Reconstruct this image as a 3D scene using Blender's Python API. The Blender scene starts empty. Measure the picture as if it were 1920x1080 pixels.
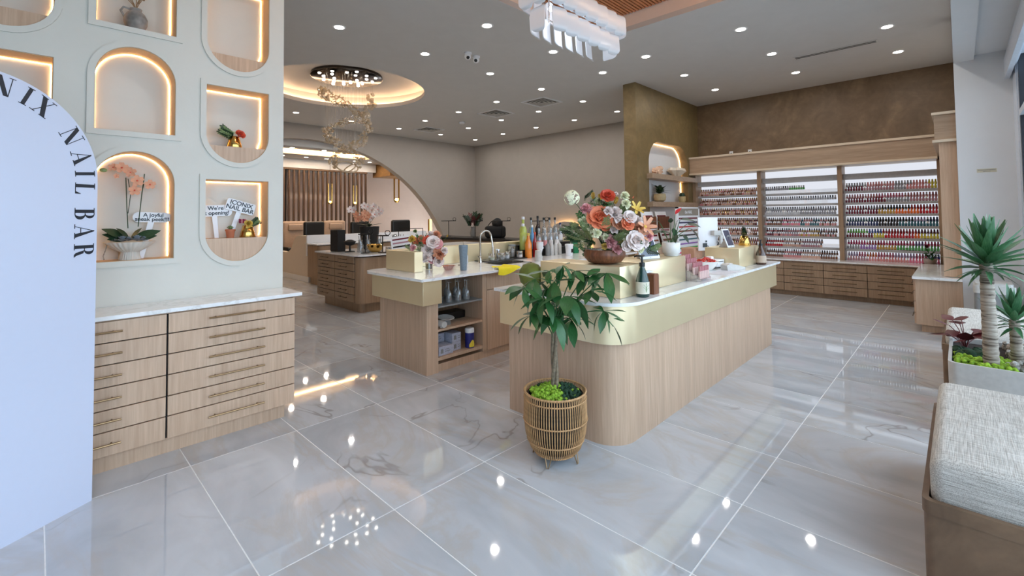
import bpy, bmesh, math, random
from mathutils import Vector, Matrix, Euler
from mathutils.geometry import tessellate_polygon
from math import sin, cos, pi, radians
random.seed(7)
scene = bpy.context.scene
COL = scene.collection

# ------------------------------------------------------------------ camera
cam = bpy.data.cameras.new('camera'); camo = bpy.data.objects.new('camera', cam); COL.objects.link(camo)
cam.sensor_width = 36.0
cam.lens = 36.0 * 864.6 / 1920.0
cam.shift_y = -(540 - 374.7) / 1920.0
cam.clip_start = 0.05; cam.clip_end = 200
yaw, pit, rol = radians(44.12), radians(1.89), radians(-.65)
fw = Vector((cos(yaw)*cos(pit), sin(yaw)*cos(pit), sin(pit)))
rt = Vector((sin(yaw), -cos(yaw), 0)); up = rt.cross(fw)
r2 = rt*cos(rol) + up*sin(rol); u2 = -rt*sin(rol) + up*cos(rol)
camo.matrix_world = Matrix(((r2.x, u2.x, -fw.x, 0), (r2.y, u2.y, -fw.y, 0), (r2.z, u2.z, -fw.z, 1.46), (0, 0, 0, 1)))
scene.camera = camo

# ------------------------------------------------------------------ world, light, exposure
scene.view_settings.view_transform = 'Standard'
scene.view_settings.look = 'None'
scene.view_settings.gamma = 1.0
scene.view_settings.use_curve_mapping = False
scene.view_settings.exposure = 0.0
try:
    cy = scene.cycles
    cy.max_bounces = 8; cy.diffuse_bounces = 4; cy.glossy_bounces = 4; cy.transmission_bounces = 6
    cy.transparent_max_bounces = 10; cy.sample_clamp_indirect = 4.0; cy.use_light_tree = True
    cy.caustics_reflective = False; cy.caustics_refractive = False; cy.use_denoising = True
except Exception:
    pass
w = bpy.data.worlds.new('sky'); scene.world = w; w.use_nodes = True
bg = w.node_tree.nodes['Background']
bg.inputs['Color'].default_value = (0.85, 0.925, 1.0, 1)
SKY = 6.5
bg.inputs['Strength'].default_value = SKY
def portal(loc, rot, sx, sy):
    l = bpy.data.lights.new('window_portal', 'AREA'); l.shape = 'RECTANGLE'; l.size = sx; l.size_y = sy
    l.cycles.is_portal = True
    o = bpy.data.objects.new('window_portal', l); o.location = loc; o.rotation_euler = rot; COL.objects.link(o)
portal((3.4, -.60, 1.62), (radians(-90), 0, 0), 9.4, 3.0)
def lamp(name, kind, loc, rot, power, col, size=.1, size_y=None, spot=None, shape='DISK'):
    l = bpy.data.lights.new(name, kind); l.energy = power; l.color = col
    if kind == 'AREA':
        l.shape = shape; l.size = size
        if size_y: l.size_y = size_y
    elif kind == 'SPOT':
        l.spot_size = spot or radians(120); l.spot_blend = 1.0; l.shadow_soft_size = size
    else: l.shadow_soft_size = size
    o = bpy.data.objects.new(name, l); o.location = loc; o.rotation_euler = rot; COL.objects.link(o)
    return o

# ------------------------------------------------------------------ materials
def mk(name):
    m = bpy.data.materials.new(name); m.use_nodes = True
    nt = m.node_tree; b = nt.nodes.get('Principled BSDF')
    return m, nt, b
def N(nt, t, **kw):
    n = nt.nodes.new(t)
    for k, v in kw.items():
        if hasattr(n, k): setattr(n, k, v)
    return n
def lin(c): # 0..255 srgb to linear
    return tuple(((x/255)/12.92 if x/255 <= .04045 else ((x/255+.055)/1.055)**2.4) for x in c) + (1,)
def coords(nt, scale=(1,1,1), loc_rand=False, world=False):
    if world:
        g = N(nt, 'ShaderNodeNewGeometry'); out = g.outputs['Position']
    else:
        tc = N(nt, 'ShaderNodeTexCoord'); out = tc.outputs['Object']
    if loc_rand:
        oi = N(nt, 'ShaderNodeObjectInfo'); mu = N(nt, 'ShaderNodeVectorMath', operation='SCALE')
        mu.inputs[0].default_value = (37, 91, 53); nt.links.new(oi.outputs['Random'], mu.inputs['Scale'])
        ad = N(nt, 'ShaderNodeVectorMath', operation='ADD')
        nt.links.new(out, ad.inputs[0]); nt.links.new(mu.outputs[0], ad.inputs[1]); out = ad.outputs[0]
    mp = N(nt, 'ShaderNodeMapping'); mp.inputs['Scale'].default_value = scale
    nt.links.new(out, mp.inputs['Vector'])
    return mp.outputs['Vector']
def noise(nt, vec, scale, detail=3, rough=.5, dist=0):
    n = N(nt, 'ShaderNodeTexNoise'); n.inputs['Scale'].default_value = scale; n.inputs['Detail'].default_value = detail
    n.inputs['Roughness'].default_value = rough; n.inputs['Distortion'].default_value = dist
    nt.links.new(vec, n.inputs['Vector']); return n.outputs['Fac']
def ramp(nt, fac, stops):
    r = N(nt, 'ShaderNodeValToRGB'); e = r.color_ramp.elements
    while len(e) < len(stops): e.new(.5)
    for el, (p, c) in zip(e, stops): el.position = p; el.color = c
    nt.links.new(fac, r.inputs['Fac']); return r.outputs['Color']
def mix(nt, a, b, fac, mode='MIX'):
    m = N(nt, 'ShaderNodeMix', data_type='RGBA', blend_type=mode)
    for s, v in ((6, a), (7, b)):
        if isinstance(v, tuple): m.inputs[s].default_value = v
        else: nt.links.new(v, m.inputs[s])
    if isinstance(fac, (int, float)): m.inputs[0].default_value = fac
    else: nt.links.new(fac, m.inputs[0])
    return m.outputs[2]
def bump(nt, b, h, strength=.2, dist=.01):
    n = N(nt, 'ShaderNodeBump'); n.inputs['Strength'].default_value = strength; n.inputs['Distance'].default_value = dist
    nt.links.new(h, n.inputs['Height']); nt.links.new(n.outputs['Normal'], b.inputs['Normal'])
def plain(name, c, rough=.5, metal=0, spec=None, coat=0, var=.06, vs=30, emit=None, es=0, sub=0, alpha=None, bmp=0):
    m, nt, b = mk(name); c = lin(c)
    v = coords(nt); f = noise(nt, v, vs, 2)
    d = tuple(max(0, x*(1-var)) for x in c[:3]) + (1,); l = tuple(min(1, x*(1+var)) for x in c[:3]) + (1,)
    nt.links.new(ramp(nt, f, [(.3, d), (.7, l)]), b.inputs['Base Color'])
    b.inputs['Roughness'].default_value = rough; b.inputs['Metallic'].default_value = metal
    if spec is not None: b.inputs['Specular IOR Level'].default_value = spec
    if coat: b.inputs['Coat Weight'].default_value = coat; b.inputs['Coat Roughness'].default_value = .05
    if emit: b.inputs['Emission Color'].default_value = lin(emit); b.inputs['Emission Strength'].default_value = es
    if sub: b.inputs['Subsurface Weight'].default_value = sub; b.inputs['Subsurface Radius'].default_value = (.02, .02, .02)
    if bmp: bump(nt, b, f, bmp, .005)
    return m
def emis(name, c, s):
    m = bpy.data.materials.new(name); m.use_nodes = True; nt = m.node_tree; nt.nodes.clear()
    o = N(nt, 'ShaderNodeOutputMaterial'); e = N(nt, 'ShaderNodeEmission'); e.inputs[0].default_value = lin(c); e.inputs[1].default_value = s
    nt.links.new(e.outputs[0], o.inputs[0]); return m
def thin_glass(name, c=(255,255,255), rough=.02, gloss=.12, tint=.95, diffuse=0):
    m = bpy.data.materials.new(name); m.use_nodes = True; nt = m.node_tree; nt.nodes.clear()
    o = N(nt, 'ShaderNodeOutputMaterial'); t = N(nt, 'ShaderNodeBsdfTransparent'); g = N(nt, 'ShaderNodeBsdfGlossy')
    cc = lin(c); t.inputs[0].default_value = tuple(x*tint for x in cc[:3]) + (1,); g.inputs['Roughness'].default_value = rough
    g.inputs['Color'].default_value = (1, 1, 1, 1)
    lw = N(nt, 'ShaderNodeLayerWeight'); lw.inputs['Blend'].default_value = .35
    ma = N(nt, 'ShaderNodeMath', operation='MULTIPLY_ADD'); ma.inputs[1].default_value = .7; ma.inputs[2].default_value = gloss
    ma.use_clamp = True
    nt.links.new(lw.outputs['Facing'], ma.inputs[0])
    mx = N(nt, 'ShaderNodeMixShader'); nt.links.new(ma.outputs[0], mx.inputs[0]); nt.links.new(t.outputs[0], mx.inputs[1]); nt.links.new(g.outputs[0], mx.inputs[2])
    out = mx.outputs[0]
    if diffuse:
        df = N(nt, 'ShaderNodeBsdfDiffuse'); df.inputs[0].default_value = cc
        m2 = N(nt, 'ShaderNodeMixShader'); m2.inputs[0].default_value = diffuse
        nt.links.new(out, m2.inputs[1]); nt.links.new(df.outputs[0], m2.inputs[2]); out = m2.outputs[0]
    nt.links.new(out, o.inputs[0]); return m
def wood(name, dark, light, scale=(26, 26, 1.1), rough=.42, bandamt=1.0):
    m, nt, b = mk(name); v = coords(nt, scale, loc_rand=True)
    f = noise(nt, v, 2.2, 6, .62, .4); f2 = noise(nt, coords(nt, tuple(s*.22 for s in scale), loc_rand=True), 1.6, 2, .5, .8)
    c = ramp(nt, f, [(.30, lin(dark)), (.52, lin(tuple((a+b_)/2 for a, b_ in zip(dark, light)))), (.72, lin(light))])
    c2 = ramp(nt, f2, [(.3, (.80, .78, .76, 1)), (.7, (1.06, 1.05, 1.04, 1))])
    nt.links.new(mix(nt, c, c2, .5*bandamt, 'MULTIPLY'), b.inputs['Base Color'])
    b.inputs['Roughness'].default_value = rough; bump(nt, b, f, .08, .002); return m
M = {}
M['oak'] = wood('oak', (189, 158, 131), (213, 184, 158))
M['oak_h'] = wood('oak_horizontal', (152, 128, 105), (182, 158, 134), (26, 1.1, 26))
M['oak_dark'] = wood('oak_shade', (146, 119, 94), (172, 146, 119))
M['oak_edge'] = wood('oak_edge', (208, 190, 166), (224, 208, 186), (8, 2, 8))
M['walnut'] = wood('walnut', (92, 52, 30), (150, 92, 58), (30, 30, 2))
M['brown_slat'] = wood('brown_slat', (62, 44, 32), (100, 76, 56), (30, 30, 1.5))
M['tan_slat'] = wood('tan_slat', (186, 118, 76), (216, 146, 100), (1.5, 30, 30))
# polished porcelain tile with veins
def tile_mat():
    m, nt, b = mk('polished_tile'); v = coords(nt, (1, 1, 1), loc_rand=True)
    w1 = noise(nt, coords(nt, (1.2, .5, 1), loc_rand=True), 2.0, 5, .55, .9)
    base = ramp(nt, w1, [(.28, lin((178, 182, 187))), (.5, lin((195, 199, 204))), (.72, lin((211, 215, 220)))])
    w2 = noise(nt, coords(nt, (1, .45, 1), loc_rand=True), 1.5, 7, .6, 1.6)
    patch = ramp(nt, w2, [(.50, (0, 0, 0, 1)), (.56, (.42, .42, .42, 1)), (.60, (.05, .05, .05, 1)), (.66, (0, 0, 0, 1))])
    c = mix(nt, base, lin((190, 180, 168)), patch)
    w3 = noise(nt, coords(nt, (.8, .5, 1), loc_rand=True), 1.3, 4, .5, 1.1)
    vein = ramp(nt, w3, [(.470, (0, 0, 0, 1)), (.4795, (.6, .6, .6, 1)), (.4830, (.1, .1, .1, 1)), (.50, (0, 0, 0, 1))])
    brk = ramp(nt, noise(nt, v, 1.1, 2, .5, 0), [(.50, (0, 0, 0, 1)), (.62, (1, 1, 1, 1))])
    vf = mix(nt, (0, 0, 0, 1), vein, brk)
    c = mix(nt, c, lin((116, 98, 80)), vf)
    nt.links.new(c, b.inputs['Base Color'])
    b.inputs['Roughness'].default_value = .035; b.inputs['Specular IOR Level'].default_value = 1.0
    return m
M['tile'] = tile_mat()
M['grout'] = plain('grout', (240, 240, 238), .6)
def quartz():
    m, nt, b = mk('white_quartz'); v = coords(nt, (1, 1, 1))
    f = noise(nt, v, 3, 6, .6, 1.2); b.inputs['Roughness'].default_value = .12
    nt.links.new(ramp(nt, f, [(.3, lin((234, 233, 231))), (.5, lin((243, 243, 242))), (.56, lin((224, 222, 219))), (.6, lin((243, 243, 242)))]), b.inputs['Base Color']); return m
M['quartz'] = quartz()
def plaster(name, c, var=.04, scale=4, rough=.75, b_=.12):
    m, nt, b = mk(name); v = coords(nt, world=True); f = noise(nt, v, scale, 6, .6, .6)
    cc = lin(c); d = tuple(x*(1-var) for x in cc[:3])+(1,); l = tuple(min(1, x*(1+var)) for x in cc[:3])+(1,)
    nt.links.new(ramp(nt, f, [(.35, d), (.65, l)]), b.inputs['Base Color']); b.inputs['Roughness'].default_value = rough
    f2 = noise(nt, v, 40, 3); bump(nt, b, f2, b_, .004); return m
M['ceil'] = plaster('ceiling_paint', (206, 205, 203), .015)
M['plaster'] = plaster('cream_plaster', (216, 214, 205), .02, 3)
M['taupe'] = plaster('taupe_wall', (174, 167, 159), .02)
M['pinkwall'] = plaster('rosy_wall', (206, 186, 172), .02)
M['white_wall'] = plaster('white_wall', (222, 224, 226), .012)
def venetian(name, a, bb, c_):
    m, nt, b = mk(name); v = coords(nt, world=True)
    f = noise(nt, v, 1.5, 7, .62, 1.4); f2 = noise(nt, v, 5, 5, .6, 2.0)
    c = ramp(nt, f, [(.3, lin(a)), (.55, lin(bb)), (.75, lin(c_))])
    c = mix(nt, c, ramp(nt, f2, [(.4, (.9, .9, .9, 1)), (.62, (1.12, 1.12, 1.12, 1))]), .7, 'MULTIPLY')
    nt.links.new(c, b.inputs['Base Color']); b.inputs['Roughness'].default_value = .5; return m
M['brown_plaster'] = venetian('brown_venetian_plaster', (100, 80, 58), (116, 94, 70), (138, 114, 86))
M['olive_plaster'] = venetian('olive_venetian_plaster', (112, 94, 60), (122, 103, 68), (134, 114, 78))
M['gold'] = plain('satin_brass_laminate', (246, 229, 188), .32, .66, var=.015, vs=4)
M['brass'] = plain('polished_brass', (214, 172, 96), .16, 1.0, var=.03)
M['pull'] = plain('bronze_pull', (150, 124, 92), .3, .9)
M['bronze_dark'] = plain('dark_bronze', (96, 76, 54), .35, .8)
M['black'] = plain('black_plastic', (18, 18, 19), .4)
M['black_matte'] = plain('black_matte', (22, 21, 21), .8)
M['blackmetal'] = plain('black_metal', (26, 25, 25), .35, .6)
M['chrome'] = plain('chrome', (225, 225, 228), .08, 1.0)
M['steel'] = plain('brushed_steel', (190, 184, 176), .22, 1.0)
M['white'] = plain('white_plastic', (236, 237, 240), .35, var=.01)
M['white_gloss'] = plain('white_ceramic', (240, 238, 233), .15, var=.02)
M['board'] = plain('sign_board_daylight', (204, 211, 230), .3, var=.005)  # white board with the window's bluish daylight put into its colour
M['ink'] = plain('black_ink', (20, 26, 38), .4)
M['grey'] = plain('grey_plastic', (132, 134, 134), .5)
M['lgrey'] = plain('light_grey_paint', (197, 195, 190), .45)
M['led_warm'] = emis('warm_led', (255, 200, 136), 34)
M['led_cove'] = emis('cove_led', (255, 204, 156), 34)
M['led_white'] = emis('downlight_glow', (255, 246, 232), 14)
M['led_panel'] = emis('backlit_panel', (236, 240, 250), .92)
M['clear'] = thin_glass('clear_glass')
M['pane'] = thin_glass('window_glass', (235, 243, 250), gloss=.03)
M['amber'] = thin_glass('champagne_glass', (238, 220, 190), gloss=.3, tint=.95, diffuse=.34)
M['pinkglass'] = thin_glass('pink_glass', (240, 200, 190), gloss=.2, diffuse=.15)
M['frame'] = plain('white_frame', (205, 212, 222), .4)
M['fr_black'] = plain('black_frame', (24, 28, 36), .4)
M['inside'] = plain('niche_reveal', (206, 172, 132), .6, var=.02)
def fabric():
    m, nt, b = mk('linen_upholstery'); a = noise(nt, coords(nt, (9, 420, 420)), 1, 3); c_ = noise(nt, coords(nt, (420, 9, 420)), 1, 3)
    mx = mix(nt, a, c_, .5); n2 = N(nt, 'ShaderNodeRGBToBW'); nt.links.new(mx, n2.inputs[0])
    nt.links.new(ramp(nt, n2.outputs[0], [(.38, lin((150, 145, 137))), (.5, lin((196, 192, 184))), (.6, lin((222, 219, 212)))]), b.inputs['Base Color'])
    b.inputs['Roughness'].default_value = .9; bump(nt, b, n2.outputs[0], .5, .004); return m
M['linen'] = fabric()
M['bench_wood'] = venetian('bench_brown_veneer', (96, 74, 56), (116, 92, 70), (134, 108, 84))
def leafm(name, d, l, rough=.35):
    m, nt, b = mk(name); v = coords(nt, (3, 40, 3)); f = noise(nt, v, 3, 3)
    oi = N(nt, 'ShaderNodeObjectInfo')
    c = ramp(nt, f, [(.3, lin(d)), (.7, lin(l))])
    c = mix(nt, c, ramp(nt, oi.outputs['Random'], [(0, (.72, .78, .72, 1)), (1, (1.25, 1.2, 1.1, 1))]), 1.0, 'MULTIPLY')
    nt.links.new(c, b.inputs['Base Color']); b.inputs['Roughness'].default_value = rough; return m
M['leaf'] = leafm('green_leaf', (30, 74, 40), (58, 112, 58))
M['leaf_dark'] = leafm('dark_green_leaf', (26, 50, 32), (48, 76, 50))
M['leaf_yucca'] = leafm('yucca_leaf', (44, 92, 62), (90, 138, 96))
M['leaf_light'] = leafm('sage_leaf', (104, 128, 84), (156, 174, 124))
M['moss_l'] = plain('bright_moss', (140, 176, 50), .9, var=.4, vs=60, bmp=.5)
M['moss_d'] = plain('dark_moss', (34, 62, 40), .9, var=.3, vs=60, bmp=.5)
M['soil'] = plain('soil', (46, 36, 30), .95)
def bark():
    m, nt, b = mk('ringed_bark'); f = noise(nt, coords(nt, (6, 6, 60)), 1.0, 4, .6, .6)
    nt.links.new(ramp(nt, f, [(.36, lin((84, 72, 62))), (.46, lin((150, 138, 124))), (.66, lin((182, 172, 158)))]), b.inputs['Base Color'])
    b.inputs['Roughness'].default_value = .85; bump(nt, b, f, .7, .008); return m
M['bark'] = bark()
M['bark_g'] = plain('green_brown_bark', (122, 108, 88), .85, var=.3, vs=60, bmp=.5)
M['rattan'] = plain('rattan', (186, 144, 98), .6, var=.2, vs=50)
M['petal_or'] = plain('orange_petals', (246, 150, 110), .6, var=.12)
M['petal_pk'] = plain('pink_petals', (244, 182, 184), .6, var=.15)
M['petal_wh'] = plain('blush_petals', (250, 236, 230), .6, var=.05)
M['petal_cr'] = plain('cream_petals', (246, 246, 214), .6, var=.06)
M['petal_yl'] = plain('yellow_petals', (226, 192, 92), .6, var=.15)
M['petal_rd'] = plain('red_petals', (218, 92, 66), .5, var=.2)
M['petal_peach'] = plain('peach_petals', (226, 164, 130), .6, var=.15)
M['magenta'] = plain('magenta_petals', (190, 56, 100), .6, var=.2)
M['darkred'] = plain('dark_red_leaf', (92, 32, 34), .4, var=.2)
M['succ'] = plain('blue_grey_succulent', (130, 140, 148), .6, var=.25, vs=40)
M['terra'] = plain('terracotta', (178, 104, 72), .8)
M['stone'] = plain('carved_stone', (214, 208, 198), .6, var=.05)
M['stonegrey'] = plain('weathered_pottery', (140, 138, 134), .8, var=.45, vs=14)
M['beige'] = plain('beige_leather', (168, 146, 128), .5)
M['lowwall'] = plain('cream_low_wall', (216, 204, 190), .5, var=.01)
M['tray'] = plain('dark_tray', (30, 29, 28), .3)
M['towel'] = plain('yellow_towel', (242, 222, 40), .9, var=.06, vs=120, bmp=.3)
M['tumbler'] = plain('blue_grey_tumbler', (118, 136, 150), .3, var=.12, vs=80)

# ------------------------------------------------------------------ mesh building
class G:
    def __init__(s): s.v = []; s.f = []; s.m = []
    def add(s, vs, fs, mi=0):
        o = len(s.v); s.v += [tuple(v) for v in vs]; s.f += [tuple(i+o for i in f) for f in fs]; s.m += [mi]*len(fs); return s
    def box(s, x0, y0, z0, x1, y1, z1, mi=0):
        return s.add([(x0,y0,z0),(x1,y0,z0),(x1,y1,z0),(x0,y1,z0),(x0,y0,z1),(x1,y0,z1),(x1,y1,z1),(x0,y1,z1)],
                     [(0,3,2,1),(4,5,6,7),(0,1,5,4),(1,2,6,5),(2,3,7,6),(3,0,4,7)], mi)
    def rbox(s, x0, y0, z0, x1, y1, z1, r=.01, seg=2, mi=0):
        bm = bmesh.new(); bmesh.ops.create_cube(bm, size=1)
        for v in bm.verts: v.co = Vector(((x0+x1)/2+v.co.x*(x1-x0), (y0+y1)/2+v.co.y*(y1-y0), (z0+z1)/2+v.co.z*(z1-z0)))
        bmesh.ops.bevel(bm, geom=bm.edges[:], offset=r, segments=seg, affect='EDGES', profile=.5)
        bm.verts.index_update(); s.add([v.co[:] for v in bm.verts], [[v.index for v in f.verts] for f in bm.faces], mi); bm.free(); return s
    def lathe(s, prof, seg=20, c=(0,0,0), mi=0, cap=True, sx=1, sy=1, flute=0, nf=0):
        vs = []; n = len(prof)
        for r, z in prof:
            for k in range(seg):
                a = 2*pi*k/seg; rr = r*(1+flute*abs(sin(nf*a/2))) if flute else r
                vs.append((c[0]+rr*cos(a)*sx, c[1]+rr*sin(a)*sy, c[2]+z))
        fs = [(i*seg+k, i*seg+(k+1)%seg, (i+1)*seg+(k+1)%seg, (i+1)*seg+k) for i in range(n-1) for k in range(seg)]
        if cap: fs += [tuple(range(seg))[::-1], tuple((n-1)*seg+k for k in range(seg))]
        return s.add(vs, fs, mi)
    def tube(s, pts, r, seg=8, mi=0, closed=False):
        pts = [Vector(p) for p in pts]; n = len(pts); rs = r if isinstance(r, (list, tuple)) else [r]*n
        vs = []; prev = None
        for i, p in enumerate(pts):
            if closed: t = pts[(i+1) % n]-pts[i-1]
            else: t = pts[min(i+1, n-1)]-pts[max(i-1, 0)]
            t = t.normalized() if t.length > 1e-9 else Vector((0,0,1))
            if prev is None:
                a = Vector((0,0,1)) if abs(t.z) < .9 else Vector((1,0,0)); u = t.cross(a).normalized()
            else:
                u = (prev - t*prev.dot(t)); u = u.normalized() if u.length > 1e-6 else t.orthogonal().normalized()
            prev = u; w_ = t.cross(u)
            vs += [tuple(p+(u*cos(2*pi*k/seg)+w_*sin(2*pi*k/seg))*rs[i]) for k in range(seg)]
        fs = [(i*seg+k, i*seg+(k+1)%seg, (i+1)*seg+(k+1)%seg, (i+1)*seg+k) for i in range(n-1) for k in range(seg)]
        if closed: fs += [((n-1)*seg+k, (n-1)*seg+(k+1)%seg, (k+1)%seg, k) for k in range(seg)]
        else: fs += [tuple(range(seg))[::-1], tuple((n-1)*seg+k for k in range(seg))]
        return s.add(vs, fs, mi)
    def cyl(s, a, b, r, r2=None, seg=12, mi=0): return s.tube([a, b], [r, r if r2 is None else r2], seg, mi)
    def ext(s, loops, fn, d0, d1, mi=0, side=None):
        side = mi if side is None else side
        pts = [Vector((p[0], p[1], 0)) for l in loops for p in l]; tris = tessellate_polygon([[Vector((p[0], p[1], 0)) for p in l] for l in loops])
        n = len(pts); o = len(s.v)
        s.v += [tuple(fn(p.x, p.y, d0)) for p in pts]+[tuple(fn(p.x, p.y, d1)) for p in pts]
        for t in tris:
            s.f.append(tuple(o+i for i in t)); s.m.append(mi); s.f.append(tuple(o+n+i for i in reversed(t))); s.m.append(mi)
        b_ = 0
        for l in loops:
            k = len(l)
            for i in range(k):
                a, c = b_+i, b_+(i+1) % k; s.f.append((o+a, o+c, o+n+c, o+n+a)); s.m.append(side)
            b_ += k
        return s
    def ball(s, c, r, sub=2, mi=0, nz=0, sc=(1,1,1)):
        bm = bmesh.new(); bmesh.ops.create_icosphere(bm, subdivisions=sub, radius=1)
        rr = random.Random(int(c[0]*1e4+c[1]*1e3+c[2]*7e3))
        vs = []
        for v in bm.verts:
            k = r*(1+rr.uniform(-nz, nz)); vs.append((c[0]+v.co.x*k*sc[0], c[1]+v.co.y*k*sc[1], c[2]+v.co.z*k*sc[2]))
        bm.verts.index_update(); s.add(vs, [[v.index for v in f.verts] for f in bm.faces], mi); bm.free(); return s
    def xf(s, mat, start=0):
        s.v = s.v[:start]+[tuple(mat @ Vector(v)) for v in s.v[start:]]; return s
    def mesh(s, name, mats, smooth=True, angle=38, recalc=True):
        me = bpy.data.meshes.new(name); me.from_pydata(s.v, [], s.f)
        for m in mats: me.materials.append(M[m] if isinstance(m, str) else m)
        if len(mats) > 1: me.polygons.foreach_set('material_index', s.m)
        if recalc:
            bm = bmesh.new(); bm.from_mesh(me); bmesh.ops.recalc_face_normals(bm, faces=bm.faces); bm.to_mesh(me); bm.free()
        if smooth:
            me.polygons.foreach_set('use_smooth', [True]*len(me.polygons)); me.set_sharp_from_angle(angle=radians(angle))
        me.update(); return me
XZ = lambda a, b, d: (a, d, b)
YZ = lambda a, b, d: (d, a, b)
XY = lambda a, b, d: (a, b, d)
def put(name, me, parent=None, loc=(0,0,0), rot=(0,0,0), sc=None):
    o = bpy.data.objects.new(name, me); COL.objects.link(o); o.parent = parent; o.location = loc; o.rotation_euler = rot
    if sc is not None: o.scale = (sc,)*3 if isinstance(sc, (int, float)) else sc
    return o
def part(name, g, mats, parent, loc=(0,0,0), rot=(0,0,0), label=None, smooth=True, angle=38, kind=None, recalc=True):
    if isinstance(mats, str): mats = [mats]
    o = put(name, g.mesh(name, mats, smooth, angle, recalc), parent, loc, rot)
    if label: o['label'] = label
    if kind: o['kind'] = kind
    return o
def thing(name, label, cat, loc=(0,0,0), rz=0, group=None):
    o = bpy.data.objects.new(name, None); COL.objects.link(o); o.empty_display_size = .1
    o.location = loc; o.rotation_euler = (0, 0, rz); o['label'] = label; o['category'] = cat
    if group: o['group'] = group
    return o
def solo(name, g, mats, label, cat, loc=(0,0,0), rz=0, group=None, smooth=True, angle=38):
    o = part(name, g, mats, None, loc, (0,0,rz), smooth=smooth, angle=angle); o['label'] = label; o['category'] = cat
    if group: o['group'] = group
    return o
def struct(name, g, mats, parent=None, loc=(0,0,0), smooth=True, angle=38):
    o = part(name, g, mats, parent, loc, smooth=smooth, angle=angle)
    if parent is None: o['kind'] = 'structure'
    return o
def dup(root, loc, rz, label=None, group=None):
    r = root.copy(); COL.objects.link(r); r.location = loc; r.rotation_euler = (0, 0, rz)
    if label: r['label'] = label
    if group: r['group'] = group
    for ch in list(root.children):
        c = ch.copy(); COL.objects.link(c); c.parent = r
        for g2 in ch.children:
            d = g2.copy(); COL.objects.link(d); d.parent = c
    return r
def rrect(x0, y0, x1, y1, r, seg=6):
    rs = r if isinstance(r, (list, tuple)) else [r]*4
    out = []
    for (cx, cy_, a0, q) in ((x1-rs[0], y0+rs[0], -90, rs[0]), (x1-rs[1], y1-rs[1], 0, rs[1]), (x0+rs[2], y1-rs[2], 90, rs[2]), (x0+rs[3], y0+rs[3], 180, rs[3])):
        if q < 1e-6: out.append((cx, cy_)); continue
        for k in range(seg+1):
            a = radians(a0+90*k/seg); out.append((cx+q*cos(a), cy_+q*sin(a)))
    return out
def circ(cx, cy_, r, n=48): return [(cx+r*cos(2*pi*k/n), cy_+r*sin(2*pi*k/n)) for k in range(n)]
def bez(p0, p1, p2, n=8):
    p0, p1, p2 = Vector(p0), Vector(p1), Vector(p2)
    return [p0*(1-t)**2+p1*2*t*(1-t)+p2*t*t for t in [k/(n-1) for k in range(n)]]
def leaf_mesh(name, L, W, mats, droop=.25, fold=.25, peak=.45, seg=6, tip=0.02):
    g = G(); vs = []; fs = []
    for i in range(seg+1):
        t = i/seg; w_ = W/2*(sin(pi*min(1, t/peak/2)) if t < peak else cos(pi/2*(t-peak)/(1-peak)))
        w_ = max(w_, W*tip); z = -droop*L*t*t; x = L*t*(1-.15*abs(droop)*t)
        vs += [(x, -w_, z+fold*w_), (x, 0, z), (x, w_, z+fold*w_)]
    for i in range(seg):
        for j in (0, 1): a = i*3+j; fs.append((a, a+1, a+4, a+3))
    g.add(vs, fs); return g.mesh(name, mats, True, 60, recalc=False)
def aim(d, roll=0):
    d = Vector(d).normalized(); q = d.to_track_quat('X', 'Z'); return (q.to_matrix() @ Matrix.Rotation(roll, 3, 'X')).to_euler()
def text_mesh(txt, size, mats, align='CENTER', ext=.0006):
    c = bpy.data.curves.new('lettering', 'FONT'); c.body = txt; c.size = size; c.align_x = align; c.align_y = 'CENTER'; c.extrude = ext; c.offset = size*.02
    o = bpy.data.objects.new('lettering', c); COL.objects.link(o); bpy.context.view_layer.update()
    me = bpy.data.meshes.new_from_object(o.evaluated_get(bpy.context.evaluated_depsgraph_get())); me.name = 'lettering'
    bpy.data.objects.remove(o); me.materials.clear(); me.materials.append(M[mats]); return me
def bottle_prof(h, r, neck=.32, nr=.36, base=.0):
    return [(r*.9, 0), (r, h*.03), (r, h*(1-neck)*.82), (r*.75, h*(1-neck)*.95), (r*nr, h*(1-neck*.85)), (r*nr, h*.98), (r*nr*.9, h)]

# ------------------------------------------------------------------ the setting
CZ = 3.73
TX, TY, SX, SY = .657, .825, .608, 1.242
def struct_empty(name):
    o = bpy.data.objects.new(name, None); COL.objects.link(o); o['kind'] = 'structure'; return o
fl = struct('floor', G().box(-2.3, -.56, -.08, 10.4, 16.2, -.0012), ['grout'])
tg = G().rbox(-SX/2+.003, -SY/2+.003, -.03, SX/2-.003, SY/2-.003, 0, .0005, 1)
tme = tg.mesh('tile', ['tile'], True)
rest = G(); cells = []
for i in range(-5, 17):
    for j in range(-2, 13):
        cx, cy_ = TX+(i+.5)*SX, TY+(j+.5)*SY
        if cx > 10.1 or cy_ > 15.9 or cy_ < -.9: continue
        if cy_ > 3.9+.7 and cx < .9: continue
        f_ = cx*cos(yaw)+cy_*sin(yaw); s_ = abs(cx*sin(yaw)-cy_*cos(yaw))
        vis = f_ > .3 and s_ < f_*1.12+1.0
        cells.append((0 if vis else 1, f_, cx, cy_))
cells.sort()
for k, (nv, f_, cx, cy_) in enumerate(cells):
    if k < 290 and not nv: put('tile', tme, fl, (cx, cy_, 0))
    else: rest.box(cx-SX/2+.003, cy_-SY/2+.003, -.03, cx+SX/2-.003, cy_+SY/2-.003, 0)
if rest.v: part('tile', rest, 'tile', fl, kind='stuff')

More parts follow.
